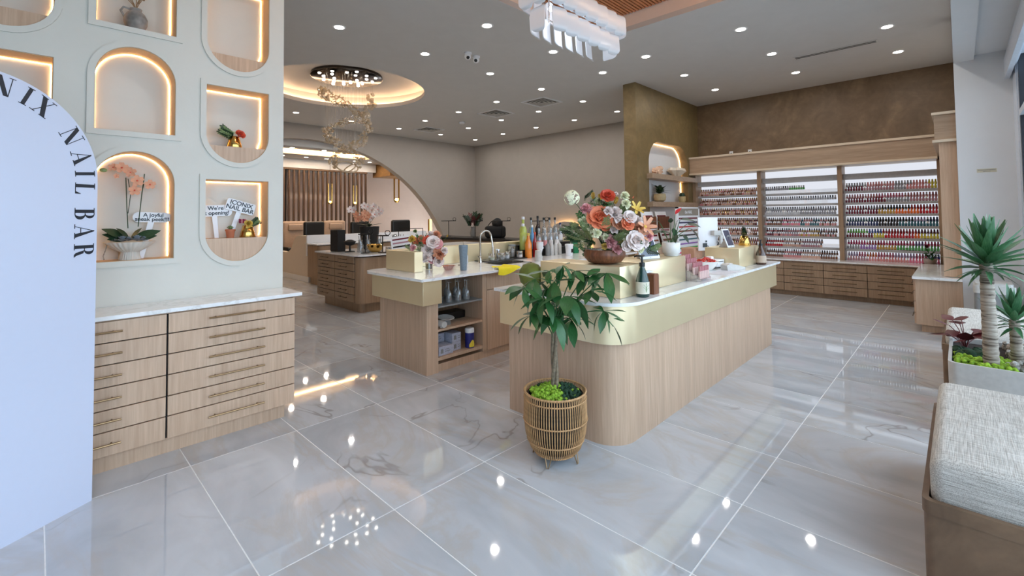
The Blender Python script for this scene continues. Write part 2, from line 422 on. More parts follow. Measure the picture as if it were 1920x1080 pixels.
# ceiling with a round cove and a rectangular coffer
RC = (3.8, 7.81); RR = 1.40
CO = (1.25, 1.27, 5.09, 3.43)
ce = struct('ceiling', G().ext([[(-2.3, -.6), (10.4, -.6), (10.4, 11.75), (-2.3, 11.75)], circ(RC[0], RC[1], RR, 72)[::-1],
    [(CO[0], CO[1]), (CO[0], CO[3]), (CO[2], CO[3]), (CO[2], CO[1])]], XY, CZ, CZ+.06), ['ceil'], smooth=False)
g = G(); n = 72
for (r0, z0, r1, z1) in ((RR, CZ+.06, RR, CZ+.07), (RR, CZ+.07, RR+.18, CZ+.07), (RR+.18, CZ+.07, RR+.18, CZ+.26), (RR+.18, CZ+.26, 0.01, CZ+.26)):
    vs = [(RC[0]+r*cos(2*pi*k/n), RC[1]+r*sin(2*pi*k/n), z) for (r, z) in ((r0, z0), (r1, z1)) for k in range(n)]
    g.add(vs, [(k, (k+1) % n, n+(k+1) % n, n+k) for k in range(n)])
part('round_cove', g, 'ceil', ce)
g = G(); g.tube([(RC[0]+(RR+.12)*cos(2*pi*k/48), RC[1]+(RR+.12)*sin(2*pi*k/48), CZ+.085) for k in range(48)], .010, 6, closed=True)
part('cove_light', g, 'led_cove', ce)
x0, y0, x1, y1 = CO
g = G()
for a, b in (((x0, y0), (x1, y0)), ((x1, y0), (x1, y1)), ((x1, y1), (x0, y1)), ((x0, y1), (x0, y0))):
    g.add([(*a, CZ+.06), (*b, CZ+.06), (*b, CZ+.24), (*a, CZ+.24)], [(0, 1, 2, 3)])
part('coffer_side', g, [plain('coffer_peach_glow', (246, 230, 218), .7, var=.01)], ce)  # part of the warm LED glow is put into this pale peach colour
part('coffer_top', G().box(x0, y0, CZ+.235, x1, y1, CZ+.25), 'walnut', ce)
sg = G().box(x0+.03, -.013, -.03, x1-.03, .013, 0).mesh('slat', ['tan_slat'], False)
for k in range(62):
    yy = y0+.06+k*.0425
    if yy < y1-.02: put('slat', sg, ce, (0, yy, CZ+.23))
part('cove_light', G().box(x0+.01, y0+.03, CZ+.015, x1-.03, y0+.04, CZ+.03).box(x0+.01, y0+.03, CZ+.015, x0+.02, y1-.03, CZ+.03), 'led_cove', ce)
# linear diffuser slot
solo('linear_diffuser', G().box(7.70, .71, CZ-.006, 7.85, 1.69, CZ-.001).box(7.74, .73, CZ-.009, 7.76, 1.67, CZ-.006, 1).box(7.79, .73, CZ-.009, 7.81, 1.67, CZ-.006, 1),
     ['ceil', 'black'], 'long thin linear air diffuser slot in the ceiling near the polish wall', 'air vent')

# niche wall on the left
NX = {'l': (-.363, .057), 'm': (.242, .662), 'r': (.845, 1.265)}
def arch_top(x0, x1, z0, z1, n=20, o=0):
    r = (x1-x0)/2; cx = (x0+x1)/2; zc = z1-r; r += o
    return [(x0-o, z0-o), (x1+o, z0-o)]+[(cx+r*cos(pi*k/n), zc+r*sin(pi*k/n)) for k in range(n+1)]
def arch_bot(x0, x1, z0, z1, n=20, o=0):
    r = (x1-x0)/2; cx = (x0+x1)/2; zc = z0+r; r += o
    return [(x1+o, z1+o), (x0-o, z1+o)]+[(cx+r*cos(pi+pi*k/n), zc+r*sin(pi+pi*k/n)) for k in range(n+1)]
NIC = [('l', 2.58, 3.25, 'bot', 2.69), ('l', 1.88, 2.443, 'bot', 2.0), ('l', 1.19, 1.75, 'top', 0),
       ('m', 2.73, 3.35, 'top', 0), ('m', 2.038, 2.601, 'top', 0), ('m', 1.19, 1.91, 'top', 0),
       ('r', 2.572, 3.25, 'bot', 2.684), ('r', 1.876, 2.437, 'bot', 1.997), ('r', 1.14, 1.745, 'bot', 1.312)]
WL = 3.9; ND = .17
holes = []
for c, z0, z1, kind, sh in NIC:
    x0, x1 = NX[c]; holes.append((arch_top if kind == 'top' else arch_bot)(x0, x1, z0, z1))
wl = struct('wall_left', G().ext([[(-2.3, 0), (1.378, 0), (1.378, CZ), (-2.3, CZ)]]+[h[::-1] for h in holes], XZ, WL, WL+ND, 0, 0)
            .box(-2.3, WL+ND, 0, 1.378, WL+.36, CZ), ['plaster'], smooth=False)
for (c, z0, z1, kind, sh), h in zip(NIC, holes):
    x0, x1 = NX[c]; f = arch_top if kind == 'top' else arch_bot
    out = f(x0, x1, z0, z1, o=.036)
    part('niche_trim', G().ext([out, h[::-1]], XZ, WL-.012, WL, 0), 'plaster', wl, smooth=False)
    # reveal lining and led strip round the back edge
    cx, cz = (x0+x1)/2, (z0+z1)/2
    def sh_(p, k): return (cx+(p[0]-cx)*k, cz+(p[1]-cz)*k)
    inn = f(x0+.003, x1-.003, z0+.003, z1-.003)
    part('niche_lining', G().ext([h, inn[::-1]] , XZ, WL+.002, WL+ND, 0), 'inside', wl, smooth=False)
    i2 = f(x0+.008, x1-.008, z0+.008, z1-.008)
    i3 = [p for p in i2 if p[1] > z0+.03]
    if kind == 'bot':
        i3 = [p for p in i2 if p[1] > sh]; i3 = [q for q in i2[2:] if False] + i3
        pts = [(x1-.008, sh+.01), (x1-.008, z1-.008), (x0+.008, z1-.008), (x0+.008, sh+.01)]
        r_ = (x1-x0)/2
        if sh < z0+r_:
            dx = math.sqrt(max(0, r_*r_-(z0+r_-sh)**2)); pts = [(cx+dx-.012, sh+.01), (x1-.008, z0+r_)]+pts[1:3]+[(x0+.008, z0+r_), (cx-dx+.012, sh+.01)]
    else: pts = [(x1-.008, z0+.01)]+[p for p in i2[2:]]+[(x0+.008, z0+.01)]
    part('led_strip', G().tube([(p[0], WL+ND-.003, p[1]) for p in pts], .0013, 5), 'led_warm', wl)
    if kind == 'bot':
        pl = [p for p in f(x0+.002, x1-.002, z0+.002, sh+.4) if p[1] < sh-.001]
        r_ = (x1-x0)/2-.002; dx = math.sqrt(max(0, r_*r_-(z0+.002+r_-sh)**2))
        pl = [(cx+r_*cos(a), z0+.002+r_+r_*sin(a)) for a in [pi+math.asin((z0+.002+r_-sh)/r_)+k*(pi-2*math.asin((z0+.002+r_-sh)/r_))/18 for k in range(19)]]
        part('niche_shelf', G().ext([pl], XZ, WL+.004, WL+ND-.002), 'oak', wl, smooth=False)

# far walls
ac, ar = (4.647, -1.165), 4.545
a0, a1 = math.acos((.9-ac[0])/ar) if abs((.9-ac[0])/ar) < 1 else pi, math.asin(1.165/ar)
arc = [(ac[0]+ar*cos(a), ac[1]+ar*sin(a)) for a in [a0+(a1-a0)*k/60 for k in range(61)]]
arc[0] = (.9, arc[0][1]); arc[-1] = (arc[-1][0], 0)
poly = [(.9, CZ)]+[(10.4, CZ), (10.4, 0)]+arc[::-1]
struct('wall_back', G().ext([poly[::-1]], XZ, 11.4, 11.62), ['taupe'], smooth=False)
struct('baseboard_back', G().box(9.03, 11.385, 0, 10.02, 11.4, .1), ['taupe'])
struct('wall_far_right', G().box(10.02, 4.15, 0, 10.2, 11.42, CZ), ['taupe'])
struct('wall_behind_niches', G().box(.85, 4.26, 0, .9, 15.6, CZ), ['taupe'])
struct('wall_brown', G().box(9.78, -.6, 0, 9.95, 4.2, CZ), ['brown_plaster'])
# pier with a glowing arched shelf niche
PN = rrect(7.585, .60, 9.235, 2.785, [.0, .42, .42, 0], 10)
struct('wall_pier', G().ext([[(7.156, 0), (9.78, 0), (9.78, CZ), (7.156, CZ)], PN[::-1]], XZ, 3.95, 4.12).box(7.156, 4.12, 0, 9.78, 4.186, CZ),
       ['olive_plaster'], smooth=False)
wp = bpy.data.objects['wall_pier']
part('niche_back', G().ext([rrect(7.59, .61, 9.23, 2.78, [0, .42, .42, 0], 10)], XZ, 4.112, 4.119), 'white_wall', wp, smooth=False)
pts = [p for p in rrect(7.60, .65, 9.22, 2.77, [0, .41, .41, 0], 10)]
i0 = 1
part('led_strip', G().tube([(9.22, 4.10, .65)]+[(p[0], 4.10, p[1]) for p in pts[1:-1]]+[(7.60, 4.10, .65)], .002, 5), 'led_warm', wp)
for zz in (2.125, 1.625):
    part('wooden_shelf', G().box(7.50, 3.84, zz-.045, 9.42, 4.1, zz+.045), 'oak_h', wp)

# window side
wr = struct('wall_right', G().box(-2.3, -.62, 0, 9.9, -.46, .10).box(-2.3, -.62, 3.12, 9.9, -.46, CZ), ['white_wall'])
struct('trim_1', G().box(-2.3, -.17, 3.17, 7.6, .0, CZ).box(-2.3, -.46, 3.22, 7.6, -.17, CZ), ['white_wall'])
struct('wall_column', G().box(7.42, -.46, 0, 9.8, .0, CZ), ['white_wall'])
xs = [-2.2, -.35, 1.5, 3.35, 5.2, 7.05]
for k in range(5):
    wdw = struct_empty('window_%d' % (k+1)); a, b = xs[k], xs[k+1]
    g = G()
    for (u0, u1, w0, w1) in ((a, a+.05, .1, 3.12), (b-.05, b, .1, 3.12), (a+.05, b-.05, .1, .17), (a+.05, b-.05, 3.05, 3.12), (a+.05, b-.05, 2.42, 2.48)):
        g.box(u0, -.56, w0, u1, -.47, w1)
    part('window_frame', g, 'frame', wdw)
    part('gasket', G().box(b-.085, -.54, .17, b-.052, -.475, 3.05).box(a+.052, -.54, .17, a+.075, -.475, 3.05), 'fr_black', wdw)
    part('pane', G().box(a+.06, -.522, .17, b-.06, -.516, 2.42), 'pane', wdw)
    part('pane', G().box(a+.06, -.522, 2.48, b-.06, -.516, 3.05), 'pane', wdw)
struct('trim_2', G().box(7.05, -.58, .1, 7.42, -.46, 3.12).box(-2.3, -.47, 2.96, 7.42, -.40, 3.12).box(-2.3, -.44, 2.9, 7.42, -.40, 2.96), ['frame'])
struct('wall_front', G().box(-2.4, -.6, 0, -2.3, 4.26, CZ), ['taupe'])
# plaza outside, seen through the glass
struct('pavement_outside', G().box(-14, -16, -.12, 22, -.62, -.07), [plain('pavement', (170, 170, 166), .9)])

# pedicure room beyond the arch
struct('wall_pedicure_back', G().box(.9, 15.4, 0, 11.4, 15.55, CZ), ['pinkwall'])
struct('wall_pedicure_right', G().box(11.2, 11.6, 0, 11.35, 15.55, CZ), ['pinkwall'])
pc = struct('ceiling_pedicure', G().ext([[(.9, 11.6), (11.35, 11.6), (11.35, 15.5), (.9, 15.5)], [(1.6, 12.0), (1.6, 13.0), (7.0, 13.0), (7.0, 12.0)]], XY, 3.2, 3.25).box(1.6, 12.0, 3.44, 7.0, 13.0, 3.46), ['ceil'], smooth=False)
g = G()
for a, b in (((1.6, 12.0), (7.0, 12.0)), ((7.0, 12.0), (7.0, 13.0)), ((7.0, 13.0), (1.6, 13.0)), ((1.6, 13.0), (1.6, 12.0))):
    g.add([(*a, 3.25), (*b, 3.25), (*b, 3.45), (*a, 3.45)], [(0, 1, 2, 3)])
part('coffer_side', g, 'ceil', pc)
part('cove_light', G().box(1.7, 12.05, 3.27, 6.9, 12.07, 3.30).box(1.7, 12.93, 3.27, 6.9, 12.95, 3.30).box(6.9, 12.1, 3.27, 6.93, 12.9, 3.30), 'led_warm', pc)
part('fascia', G().box(.9, 11.63, 3.2, 11.35, 11.66, CZ), 'ceil', pc)  # strip added to keep sky light from leaking over the lower ceiling
part('bulkhead', G().box(.9, 14.0, 2.93, 7.9, 15.4, 3.2), 'ceil', pc)

# ------------------------------------------------------------------ ceiling lights, vents, cameras
DL = [(2.486,5.259),(3.754,5.304),(3.719,3.991),(4.981,4.0),(5.027,5.331),(6.292,4.042),(6.102,3.187),(6.046,1.877),(7.393,3.185),(7.312,1.865),(8.68,3.165),
      (8.583,1.847),(7.268,.572),(8.537,.56),(6.318,5.357),(6.382,6.59),(7.617,5.368),(7.653,6.574),(6.405,7.809),(7.688,7.78),(9.011,7.839),(8.981,6.586),(8.931,5.383),
      (7.764,9.08),(9.05,9.1),(6.42,9.08),(9.125,10.357),(6.493,10.341),(7.808,10.318),(5.164,10.279),(3.874,10.237),(5.9,.572),(4.5,.35),(2.486,3.99),(1.3,2.6),(.6,.6)]
dl = thing('downlight', '', 'ceiling light')
ring = G().lathe([(.052,0),(.066,-.006),(.078,-.003),(.08,0)], 20, cap=False)
part('trim_ring', ring, 'white', dl)
part('lens', G().lathe([(.054,-.002),(.054,-.006)], 20), 'led_white', dl)
def where(x, y):
    if x < 3.3 and y < 5.5: return 'near the cream niche wall'
    if x > 8.2 and y < 4: return 'next to the brown display wall'
    if y < 4.2 and x > 5.5: return 'between the coffer and the polish wall'
    if x > 8.3: return 'near the far right taupe wall'
    if y > 9.8: return 'near the far arch wall'
    if y < 4.2: return 'beside the wood slat coffer'
    if x < 5.3: return 'beside the round ceiling cove'
    return 'in the middle of the ceiling by the square vents'
for k, (x, y) in enumerate(DL):
    lb = 'round recessed white downlight ' + where(x, y)
    o = dl if k == 0 else dup(dl, (0,0,0), 0)
    o.location = (x, y, CZ); o['label'] = lb; o['group'] = 'recessed downlights ' + where(x, y)
    lamp('downlight_lamp', 'AREA', (x, y, CZ-.012), (0, 0, 0), 5.5, (1.0, .955, .905), .10)
pd = []
for x in (4.75, 5.4, 6.0, 6.9, 7.4): pd.append((x, 13.5))
for x in (4.4, 5.2, 6.3): pd.append((x, 11.85))
for k, (x, y) in enumerate(pd):
    o = dup(dl, (x, y, 3.2), 0, 'round recessed downlight in the lower ceiling beyond the arch', 'downlights in the pedicure room ceiling')
    lamp('downlight_lamp', 'AREA', (x, y, 3.185), (0, 0, 0), 7.0, (1.0, .86, .72), .10)
vt = thing('ceiling_vent', 'square louvred ceiling vent, the nearest and largest', 'air vent', (7.05, 5.97, CZ))
part('vent_frame', G().ext([rrect(-.3,-.3,.3,.3,0), rrect(-.27,-.27,.27,.27,0)[::-1]], XY, -.012, 0), 'white', vt, smooth=False)
g = G()
for r in (.25, .19, .13, .07):
    for a in range(4):
        s0 = len(g.v); g.add([(-r,-r,-.004),(r,-r,-.004),(r-.03,-r+.03,.0),(-r+.03,-r+.03,.0),(-r,-r,-.008),(r,-r,-.008),(r-.03,-r+.03,-.004),(-r+.03,-r+.03,-.004)],
              [(0,1,2,3),(4,5,6,7),(0,1,5,4),(2,3,7,6)]); g.xf(Matrix.Rotation(a*pi/2, 4, 'Z'), s0)
part('louvre', g, 'lgrey', vt, smooth=False)
part('duct', G().box(-.26,-.26,-.0005,.26,.26,.0), 'black_matte', vt)
dup(vt, (7.09, 7.34, CZ), 0, 'square louvred ceiling vent, the middle one of three')
dup(vt, (7.15, 9.95, CZ), 0, 'square louvred ceiling vent, the farthest, near the arch wall')
solo('smoke_detector', G().lathe([(.07,0),(.07,-.03),(.05,-.045),(0.001,-.045)], 20), 'white', 'small round ceiling speaker between two square vents', 'speaker', (7.16, 8.61, CZ))
for lbl, (x, y), s in (('left one of two white dome security cameras on the ceiling', (4.155, 4.857), -1), ('right one of two white dome security cameras on the ceiling', (4.33, 4.88), 1)):
    t = thing('security_camera', lbl, 'camera', (x, y, CZ))
    part('base', G().lathe([(.055,0),(.055,-.02),(.045,-.03)], 20), 'white', t)
    part('camera_ball', G().ball((0,0,-.055), .045, 3), 'white', t)
    part('camera_lens', G().lathe([(.022,0),(.022,.02),(.015,.024)], 16), 'black', t, (-.02-.01*s, -.022, -.07), (radians(125), 0, radians(-45+20*s)))

# ------------------------------------------------------------------ sign board
sg_t = thing('sign_board', 'tall white arched sign board with curved black lettering beside the niche wall', 'sign', (.224, 3.291, 0), math.atan2(.182, .314))
R_, zc = .475, 1.665
poly = [(0, 0), (0, zc)]+[(-R_+R_*cos(a), zc+R_*sin(a)) for a in [k*pi/40 for k in range(1, 41)]]+[(-2*R_, 0)]
part('panel', G().ext([poly], XZ, 0, .018), 'board', sg_t, smooth=False)
part('edge_band', G().tube([(-.0015+p[0]*.9985, .009, p[1]) for p in poly[:-1]], .003, 4), 'white', sg_t)
part('foot', G().box(-.9, .018, 0, -.05, .16, .02), 'white', sg_t)
# Didone style capitals, cap height 1, origin at the baseline centre
def bar(x0, x1, z0, z1): return [(x0, z0), (x1, z0), (x1, z1), (x0, z1)]
def ser(cx, z, w=.30, up_=True): return bar(cx-w/2, cx+w/2, z-(0 if up_ else .035), z+(.035 if up_ else 0))
def ringpoly(cx, cz, ro, ri_, a0, a1, sx=1, sz=1, thick=None, n=14):
    o = [(cx+ro*sx*cos(a0+(a1-a0)*k/n), cz+ro*sz*sin(a0+(a1-a0)*k/n)) for k in range(n+1)]
    i = [(cx+ri_[0]*cos(a0+(a1-a0)*k/n), cz+ri_[1]*sin(a0+(a1-a0)*k/n)) for k in range(n+1)]
    return o+i[::-1]
H = pi/2
GL = {
 'I': ([bar(-.09,.09,0,1), ser(0,0,.34), ser(0,1,.34,False)], .42),
 'N': ([bar(-.33,-.295,0,1), bar(.295,.33,0,1), [(-.36,1),(-.14,1),(.33,0),(.12,0)], ser(-.31,0,.28), ser(.31,1,.28,False), bar(-.45,-.2,.965,1)], .92),
 'A': ([[(-.30,.0),(-.265,0),(.02,1.0),(-.02,1.0)], [(.16,0),(.39,0),(.03,1.0),(-.05,1.0)], bar(-.2,.22,.30,.335), ser(-.28,0,.26), ser(.27,0,.36)], .86),
 'L': ([bar(-.26,-.07,0,1), ser(-.16,1,.36,False), bar(-.34,.30,0,.035), [(.30,0),(.32,.28),(.29,.28),(.16,.03),(.2,0)]], .74),
 'X': ([[(-.36,1),(-.12,1),(.37,0),(.13,0)], [(-.31,0),(-.26,0),(.31,1),(.27,1)], ser(.25,0,.38), ser(-.29,0,.26), ser(-.25,1,.38,False), ser(.28,1,.26,False)], .88),
 'B': ([bar(-.24,-.05,0,1), bar(-.34,.05,0,.035), bar(-.34,.05,.965,1), bar(-.1,.06,.50,.535), ringpoly(.03,.76,1,(.09,.205),-H,H,.25,.24), ringpoly(.03,.27,1,(.12,.235),-H,H,.31,.27)], .78),
 'R': ([bar(-.27,-.08,0,1), ser(-.18,0,.36), bar(-.36,.03,.965,1), bar(-.1,.05,.50,.535), ringpoly(.0,.75,1,(.10,.215),-H,H,.28,.25), [(.02,.51),(.2,.47),(.32,.12),(.42,.0),(.26,0),(.15,.1)]], .84),
 'C': ([ringpoly(.02,.5,1,(.20,.465),.9,2*pi-.9,.40,.5,n=24), bar(.24,.27,.66,.98), bar(.24,.27,.02,.3)], .86),
 'O': ([ringpoly(0,.5,1,(.22,.465),0,pi,.42,.5,n=20), ringpoly(0,.5,1,(.22,.465),pi,2*pi,.42,.5,n=20)], .92)}
CH = .090; rb = R_-.103
def letter(ch, arc_s):  # arc_s: metres down the right edge (negative: round the arch, measured at mid letter radius)
    g = G()
    if arc_s <= 0: th = 0; bx, bz = -.103, zc+arc_s; ang = -H
    else:
        th = arc_s/(R_-.06); bx, bz = -R_+rb*cos(th), zc+rb*sin(th); ang = th-H
    for p in GL[ch][0]:
        q = []
        for (a, b) in p:
            a, b = a*CH*.98, b*CH
            q.append((bx+a*cos(ang)-b*sin(ang), bz+a*sin(ang)+b*cos(ang)))
        g.ext([q], XZ, -.0012, .0)
    part('letter', g, 'ink', sg_t, smooth=False)
for ch, s_ in (('R', 1.305-zc), ('A', 1.402-zc), ('B', 1.492-zc), ('L', 1.622-zc), ('I', .035), ('A', .122), ('N', .232), ('X', .405), ('I', .478), ('N', .570), ('O', .672), ('C', .770), ('I', .838)):
    letter(ch, s_)

# ------------------------------------------------------------------ drawers
def pull(x0, x1, y, z, out, axis='x', r=.006):
    g = G()
    if axis == 'x':
        g.cyl((x0, y+out, z), (x1, y+out, z), r, seg=8)
        for q in (x0+(x1-x0)*.12, x1-(x1-x0)*.12): g.cyl((q, y, z), (q, y+out, z), r*.8, seg=6)
    else:
        g.cyl((y+out, x0, z), (y+out, x1, z), r, seg=8)
        for q in (x0+(x1-x0)*.12, x1-(x1-x0)*.12): g.cyl((y, q, z), (y+out, q, z), r*.8, seg=6)
    return g
def drawer_bank(t, cols, zs, plane, gap=.006, th=.02, axis='x', wood_='oak', hw=.33, hm='pull', hr=.006, off=0, hout=.03):
    a_, b_ = min(c[0] for c in cols), max(c[1] for c in cols)
    g = G().box(a_+.004, plane+th-.003, zs[0]+.004, b_-.004, plane+th+.0015, zs[-1]-.004) if axis == 'x' else G().box(plane+th-.003, a_+.004, zs[0]+.004, plane+th+.0015, b_-.004, zs[-1]-.004)
    part('drawer_gap_shade', g, 'black_matte', t)  # black sheet added behind the fronts to paint the shade in the gaps
    for (a, b) in cols:
        for z0, z1 in zip(zs[:-1], zs[1:]):
            g = G()
            if axis == 'x': g.rbox(a+gap/2, plane, z0+gap/2, b-gap/2, plane+th, z1-gap/2, .0015, 1)
            else: g.rbox(plane, a+gap/2, z0+gap/2, plane+th, b-gap/2, z1-gap/2, .0015, 1)
            d = part('drawer', g, wood_, t)
            m_ = (a+b)/2+off; zz = z0+(z1-z0)*.52
            part('handle', pull(m_-hw/2, m_+hw/2, plane, zz, -hout, axis, hr), hm, d)
t = thing('drawer_cabinet', 'wide oak drawer cabinet with long bronze pulls under the niche wall', 'cabinet', (0, 0, 0))
part('body', G().box(-.95, 3.572, .1, 1.34, 3.895, .878), 'oak', t)
part('plinth', G().box(-.95, 3.605, 0, 1.29, 3.895, .1), 'oak', t)
drawer_bank(t, [(-.19, .576), (.580, 1.343)], [.102, .242, .365, .495, .622, .748, .872], 3.55, hw=.335)
drawer_bank(t, [(-.95, -.194)], [.102, .242, .365, .495, .622, .748, .872], 3.55, hw=.335)
solo('worktop', G().rbox(-.97, 3.53, .88, 1.387, 3.897, .905, .002, 1), 'quartz', 'white quartz worktop on the drawer cabinet below the niches', 'worktop')

# ------------------------------------------------------------------ reception desk
t = thing('reception_desk', 'oak and brass reception desk with a rounded front corner', 'reception desk')
def lcorner(x0, y0, x1, y1, r): return rrect(x0, y0, x1, y1, [0, 0, 0, r], 14)
part('base', G().ext([lcorner(2.51, 1.54, 5.70, 2.48, .19)], XY, .0, .64), 'oak', t, angle=60)
part('fascia', G().ext([lcorner(2.475, 1.50, 5.80, 2.54, .22)], XY, .64, .884), 'gold', t, angle=60)
part('worktop', G().ext([rrect(2.445, 1.462, 5.85, 2.58, [.03, .03, .01, .25], 14)], XY, .884, .905), 'quartz', t, angle=60)
solo('plinth_box', G().rbox(2.65, 1.60, .9055, 2.90, 2.28, 1.112, .004, 2), 'gold', 'tall brass riser box on the reception desk, under the wooden flower bowl', 'riser')
solo('plinth_box', G().rbox(2.955, 1.62, .9055, 3.70, 1.93, 1.112, .004, 2), 'gold', 'wide brass riser box on the reception desk, under the front tablet', 'riser')
solo('plinth_box', G().rbox(4.885, 1.59, .9055, 5.50, 1.93, 1.10, .004, 2), 'gold', 'far brass riser box on the reception desk, under the rear tablet', 'riser')

# ------------------------------------------------------------------ refreshment bar
t = thing('bar_cabinet', 'oak refreshment bar with an open shelf niche and brass end', 'cabinet')
g = G().box(2.50, 3.53, 0, 2.63, 4.35, .66).box(2.63, 3.55, 0, 6.1, 4.35, .07).box(2.63, 3.94, .07, 3.20, 4.35, .875)
g.box(3.19, 3.53, .07, 3.245, 4.35, .875).box(3.245, 3.55, .07, 3.6, 4.35, .875).box(3.6, 3.55, .07, 4.14, 4.35, .69).box(4.14, 3.55, .07, 6.1, 4.35, .875)
part('body', g, 'oak', t)
part('fascia', G().rbox(2.42, 3.47, .65, 2.63, 4.37, .878, .002, 1), 'gold', t)
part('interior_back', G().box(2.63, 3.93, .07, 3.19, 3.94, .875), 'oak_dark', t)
for z0, z1 in ((.105, .135), (.375, .395)): part('shelf', G().box(2.632, 3.535, z0, 3.188, 3.93, z1), 'oak', t)
part('shelf', G().box(2.632, 3.535, .595, 3.188, 3.93, .61), 'grey', t, label='grey glass shelf')
for k in range(5):
    a = 3.25+k*.57; d = part('door', G().rbox(a+.002, 3.53, .075, a+.568, 3.55, .685, .0015, 1), 'oak', t)
    part('drawer', G().rbox(a+.002, 3.53, .69, a+.568, 3.55, .872, .0015, 1), 'oak', t)
part('worktop', G().ext([rrect(2.36, 3.40, 6.12, 4.50, [.0, 0, .18, .012], 8), rrect(3.62, 3.70, 4.12, 3.98, .03, 4)[::-1]], XY, .878, .902), 'quartz', t, angle=60)
sk = solo('sink', G().ext([rrect(3.615, 3.695, 4.125, 3.985, .03, 4), rrect(3.63, 3.71, 4.11, 3.97, .03, 4)[::-1]], XY, .70, .904).ext([rrect(3.615, 3.695, 4.125, 3.985, .03, 4)], XY, .698, .703), 'steel', 'steel undermount sink set in the bar worktop', 'sink', smooth=False)
solo('bar_riser', G().rbox(2.60, 3.87, .9025, 2.70, 4.40, 1.105, .003, 1), 'gold', 'brass end riser standing on the left of the bar worktop', 'riser')
solo('bar_riser', G().rbox(2.72, 4.28, .9025, 6.05, 4.42, 1.105, .003, 1), 'gold', 'long brass back riser along the rear of the bar worktop', 'riser')

# ------------------------------------------------------------------ manicure islands
def shade_box(t, x0, x1, y0, y1, ztop, r=.12, kick=.1):
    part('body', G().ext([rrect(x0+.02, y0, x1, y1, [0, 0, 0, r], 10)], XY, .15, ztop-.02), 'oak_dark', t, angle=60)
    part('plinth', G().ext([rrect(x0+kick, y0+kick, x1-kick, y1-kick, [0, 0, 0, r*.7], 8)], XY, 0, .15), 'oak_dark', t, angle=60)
t = thing('manicure_island', 'oak manicure island with twelve drawers behind the bar', 'cabinet')
shade_box(t, 3.35, 6.6, 6.46, 7.92, .862)
zs = [.16, .278, .396, .514, .632, .745, .857]
drawer_bank(t, [(6.60, 7.24), (7.24, 7.90)], zs, 3.35, axis='y', wood_='oak_dark', hw=.26, hm='bronze_dark', hr=.005, gap=.010)
part('worktop', G().ext([rrect(3.32, 6.42, 6.65, 7.95, [.02, .02, .02, .13], 8)], XY, .862, .884), 'quartz', t, angle=60)
t = thing('manicure_island', 'farther oak island with a white upstand beside the curved low wall', 'cabinet')
shade_box(t, 4.18, 7.4, 9.85, 10.40, .862, .1, .06)
part('worktop', G().box(4.15, 9.80, .862, 7.43, 10.43, .884), 'quartz', t)
part('upstand', G().box(4.2, 10.44, .6, 7.4, 10.50, 1.06), 'white', t)
# curved low wall of the pedicure seats
pr_ = [(10.51, 0), (13.2, 0), (13.2, .62)]+[tuple(p)[:2] for p in bez((12.0, .62, 0), (11.62, .60, 0), (11.48, .82, 0), 8)]+[tuple(p)[:2] for p in bez((11.45, .86, 0), (11.3, 1.04, 0), (11.05, 1.04, 0), 7)]+[(10.51, 1.04)]
t = thing('low_partition', 'cream low partition with an S-curved top beside the pedicure chairs', 'partition')
part('panel', G().ext([pr_], YZ, 4.28, 4.40), 'lowwall', t)
part('baseboard', G().box(4.262, 10.51, 0, 4.28, 13.2, .12), 'white', t)

# slatted screen and gold pendants beyond the arch
t = thing('slat_screen', 'tall dark wooden slat screen in the pedicure room beyond the arch', 'screen')
sm = G().box(-.024, -.030, 0, .024, .030, 2.42).mesh('slat', ['brown_slat'], False)
part('top_rail', G().box(3.6, 13.86, 2.86, 7.52, 13.97, 2.91), 'brown_slat', t)
part('bottom_rail', G().box(3.6, 13.86, .401, 7.52, 13.97, .44), 'brown_slat', t)
part('dark_backing', G().box(3.6, 14.02, .42, 5.05, 14.04, 2.86), 'black_matte', t)
for k in range(28): put('slat', sm, t, (3.66+k*.1415, 13.915, .44))
solo('pedicure_counter', G().box(3.4, 13.7, 0, 8.6, 14.2, .38).box(3.4, 13.68, .36, 8.6, 14.2, .40), 'lowwall', 'pale bench ledge under the slat screen', 'ledge')
M['bulk'] = venetian('bronze_leaf', (120, 84, 44), (150, 110, 62), (186, 146, 90))
solo('bulkhead_panel', G().box(7.95, 13.2, 2.78, 9.9, 14.3, 3.19), 'bulk', 'brass coloured bulkhead box hanging from the pedicure room ceiling', 'bulkhead')
for k, (x, y, z, lb) in enumerate(((8.75, 14.1, 2.05, 'largest gold loop pendant lamp hanging right of the slat screen'), (6.15, 13.6, 1.92, 'small gold loop pendant lamp hanging before the middle of the slats'), (6.95, 13.6, 1.9, 'small gold loop pendant lamp hanging before the right end of the slats'))):
    t = thing('pendant_lamp', lb, 'lamp', (x, y, z)); sc = 1.0 if k == 0 else .6
    pts = [(.09*sc, 0, 2.78-z if k == 0 else .55), (.09*sc, 0, .05)]+[(.09*sc*cos(a), 0, -.09*sc*sin(a)) for a in [j*pi/10 for j in range(11)]]+[(-.09*sc, 0, .05), (-.09*sc, 0, 2.78-z if k == 0 else .55)]
    part('gold_tube', G().tube(pts, .028*sc, 8), 'brass', t)
    part('bulb', G().ball((0, 0, .0), .045*sc, 2), 'led_warm', t)
    if k: part('cord', G().cyl((0, 0, .55), (0, 0, 3.2-z), .006, seg=6), 'black', t)
t = thing('gold_column_strip', 'thin vertical brass strip by the right foot of the arch', 'trim', (9.65, 13.4, 0))
part('strip', G().box(-.05, -.05, 0, .05, .05, 1.35), 'brass', t)

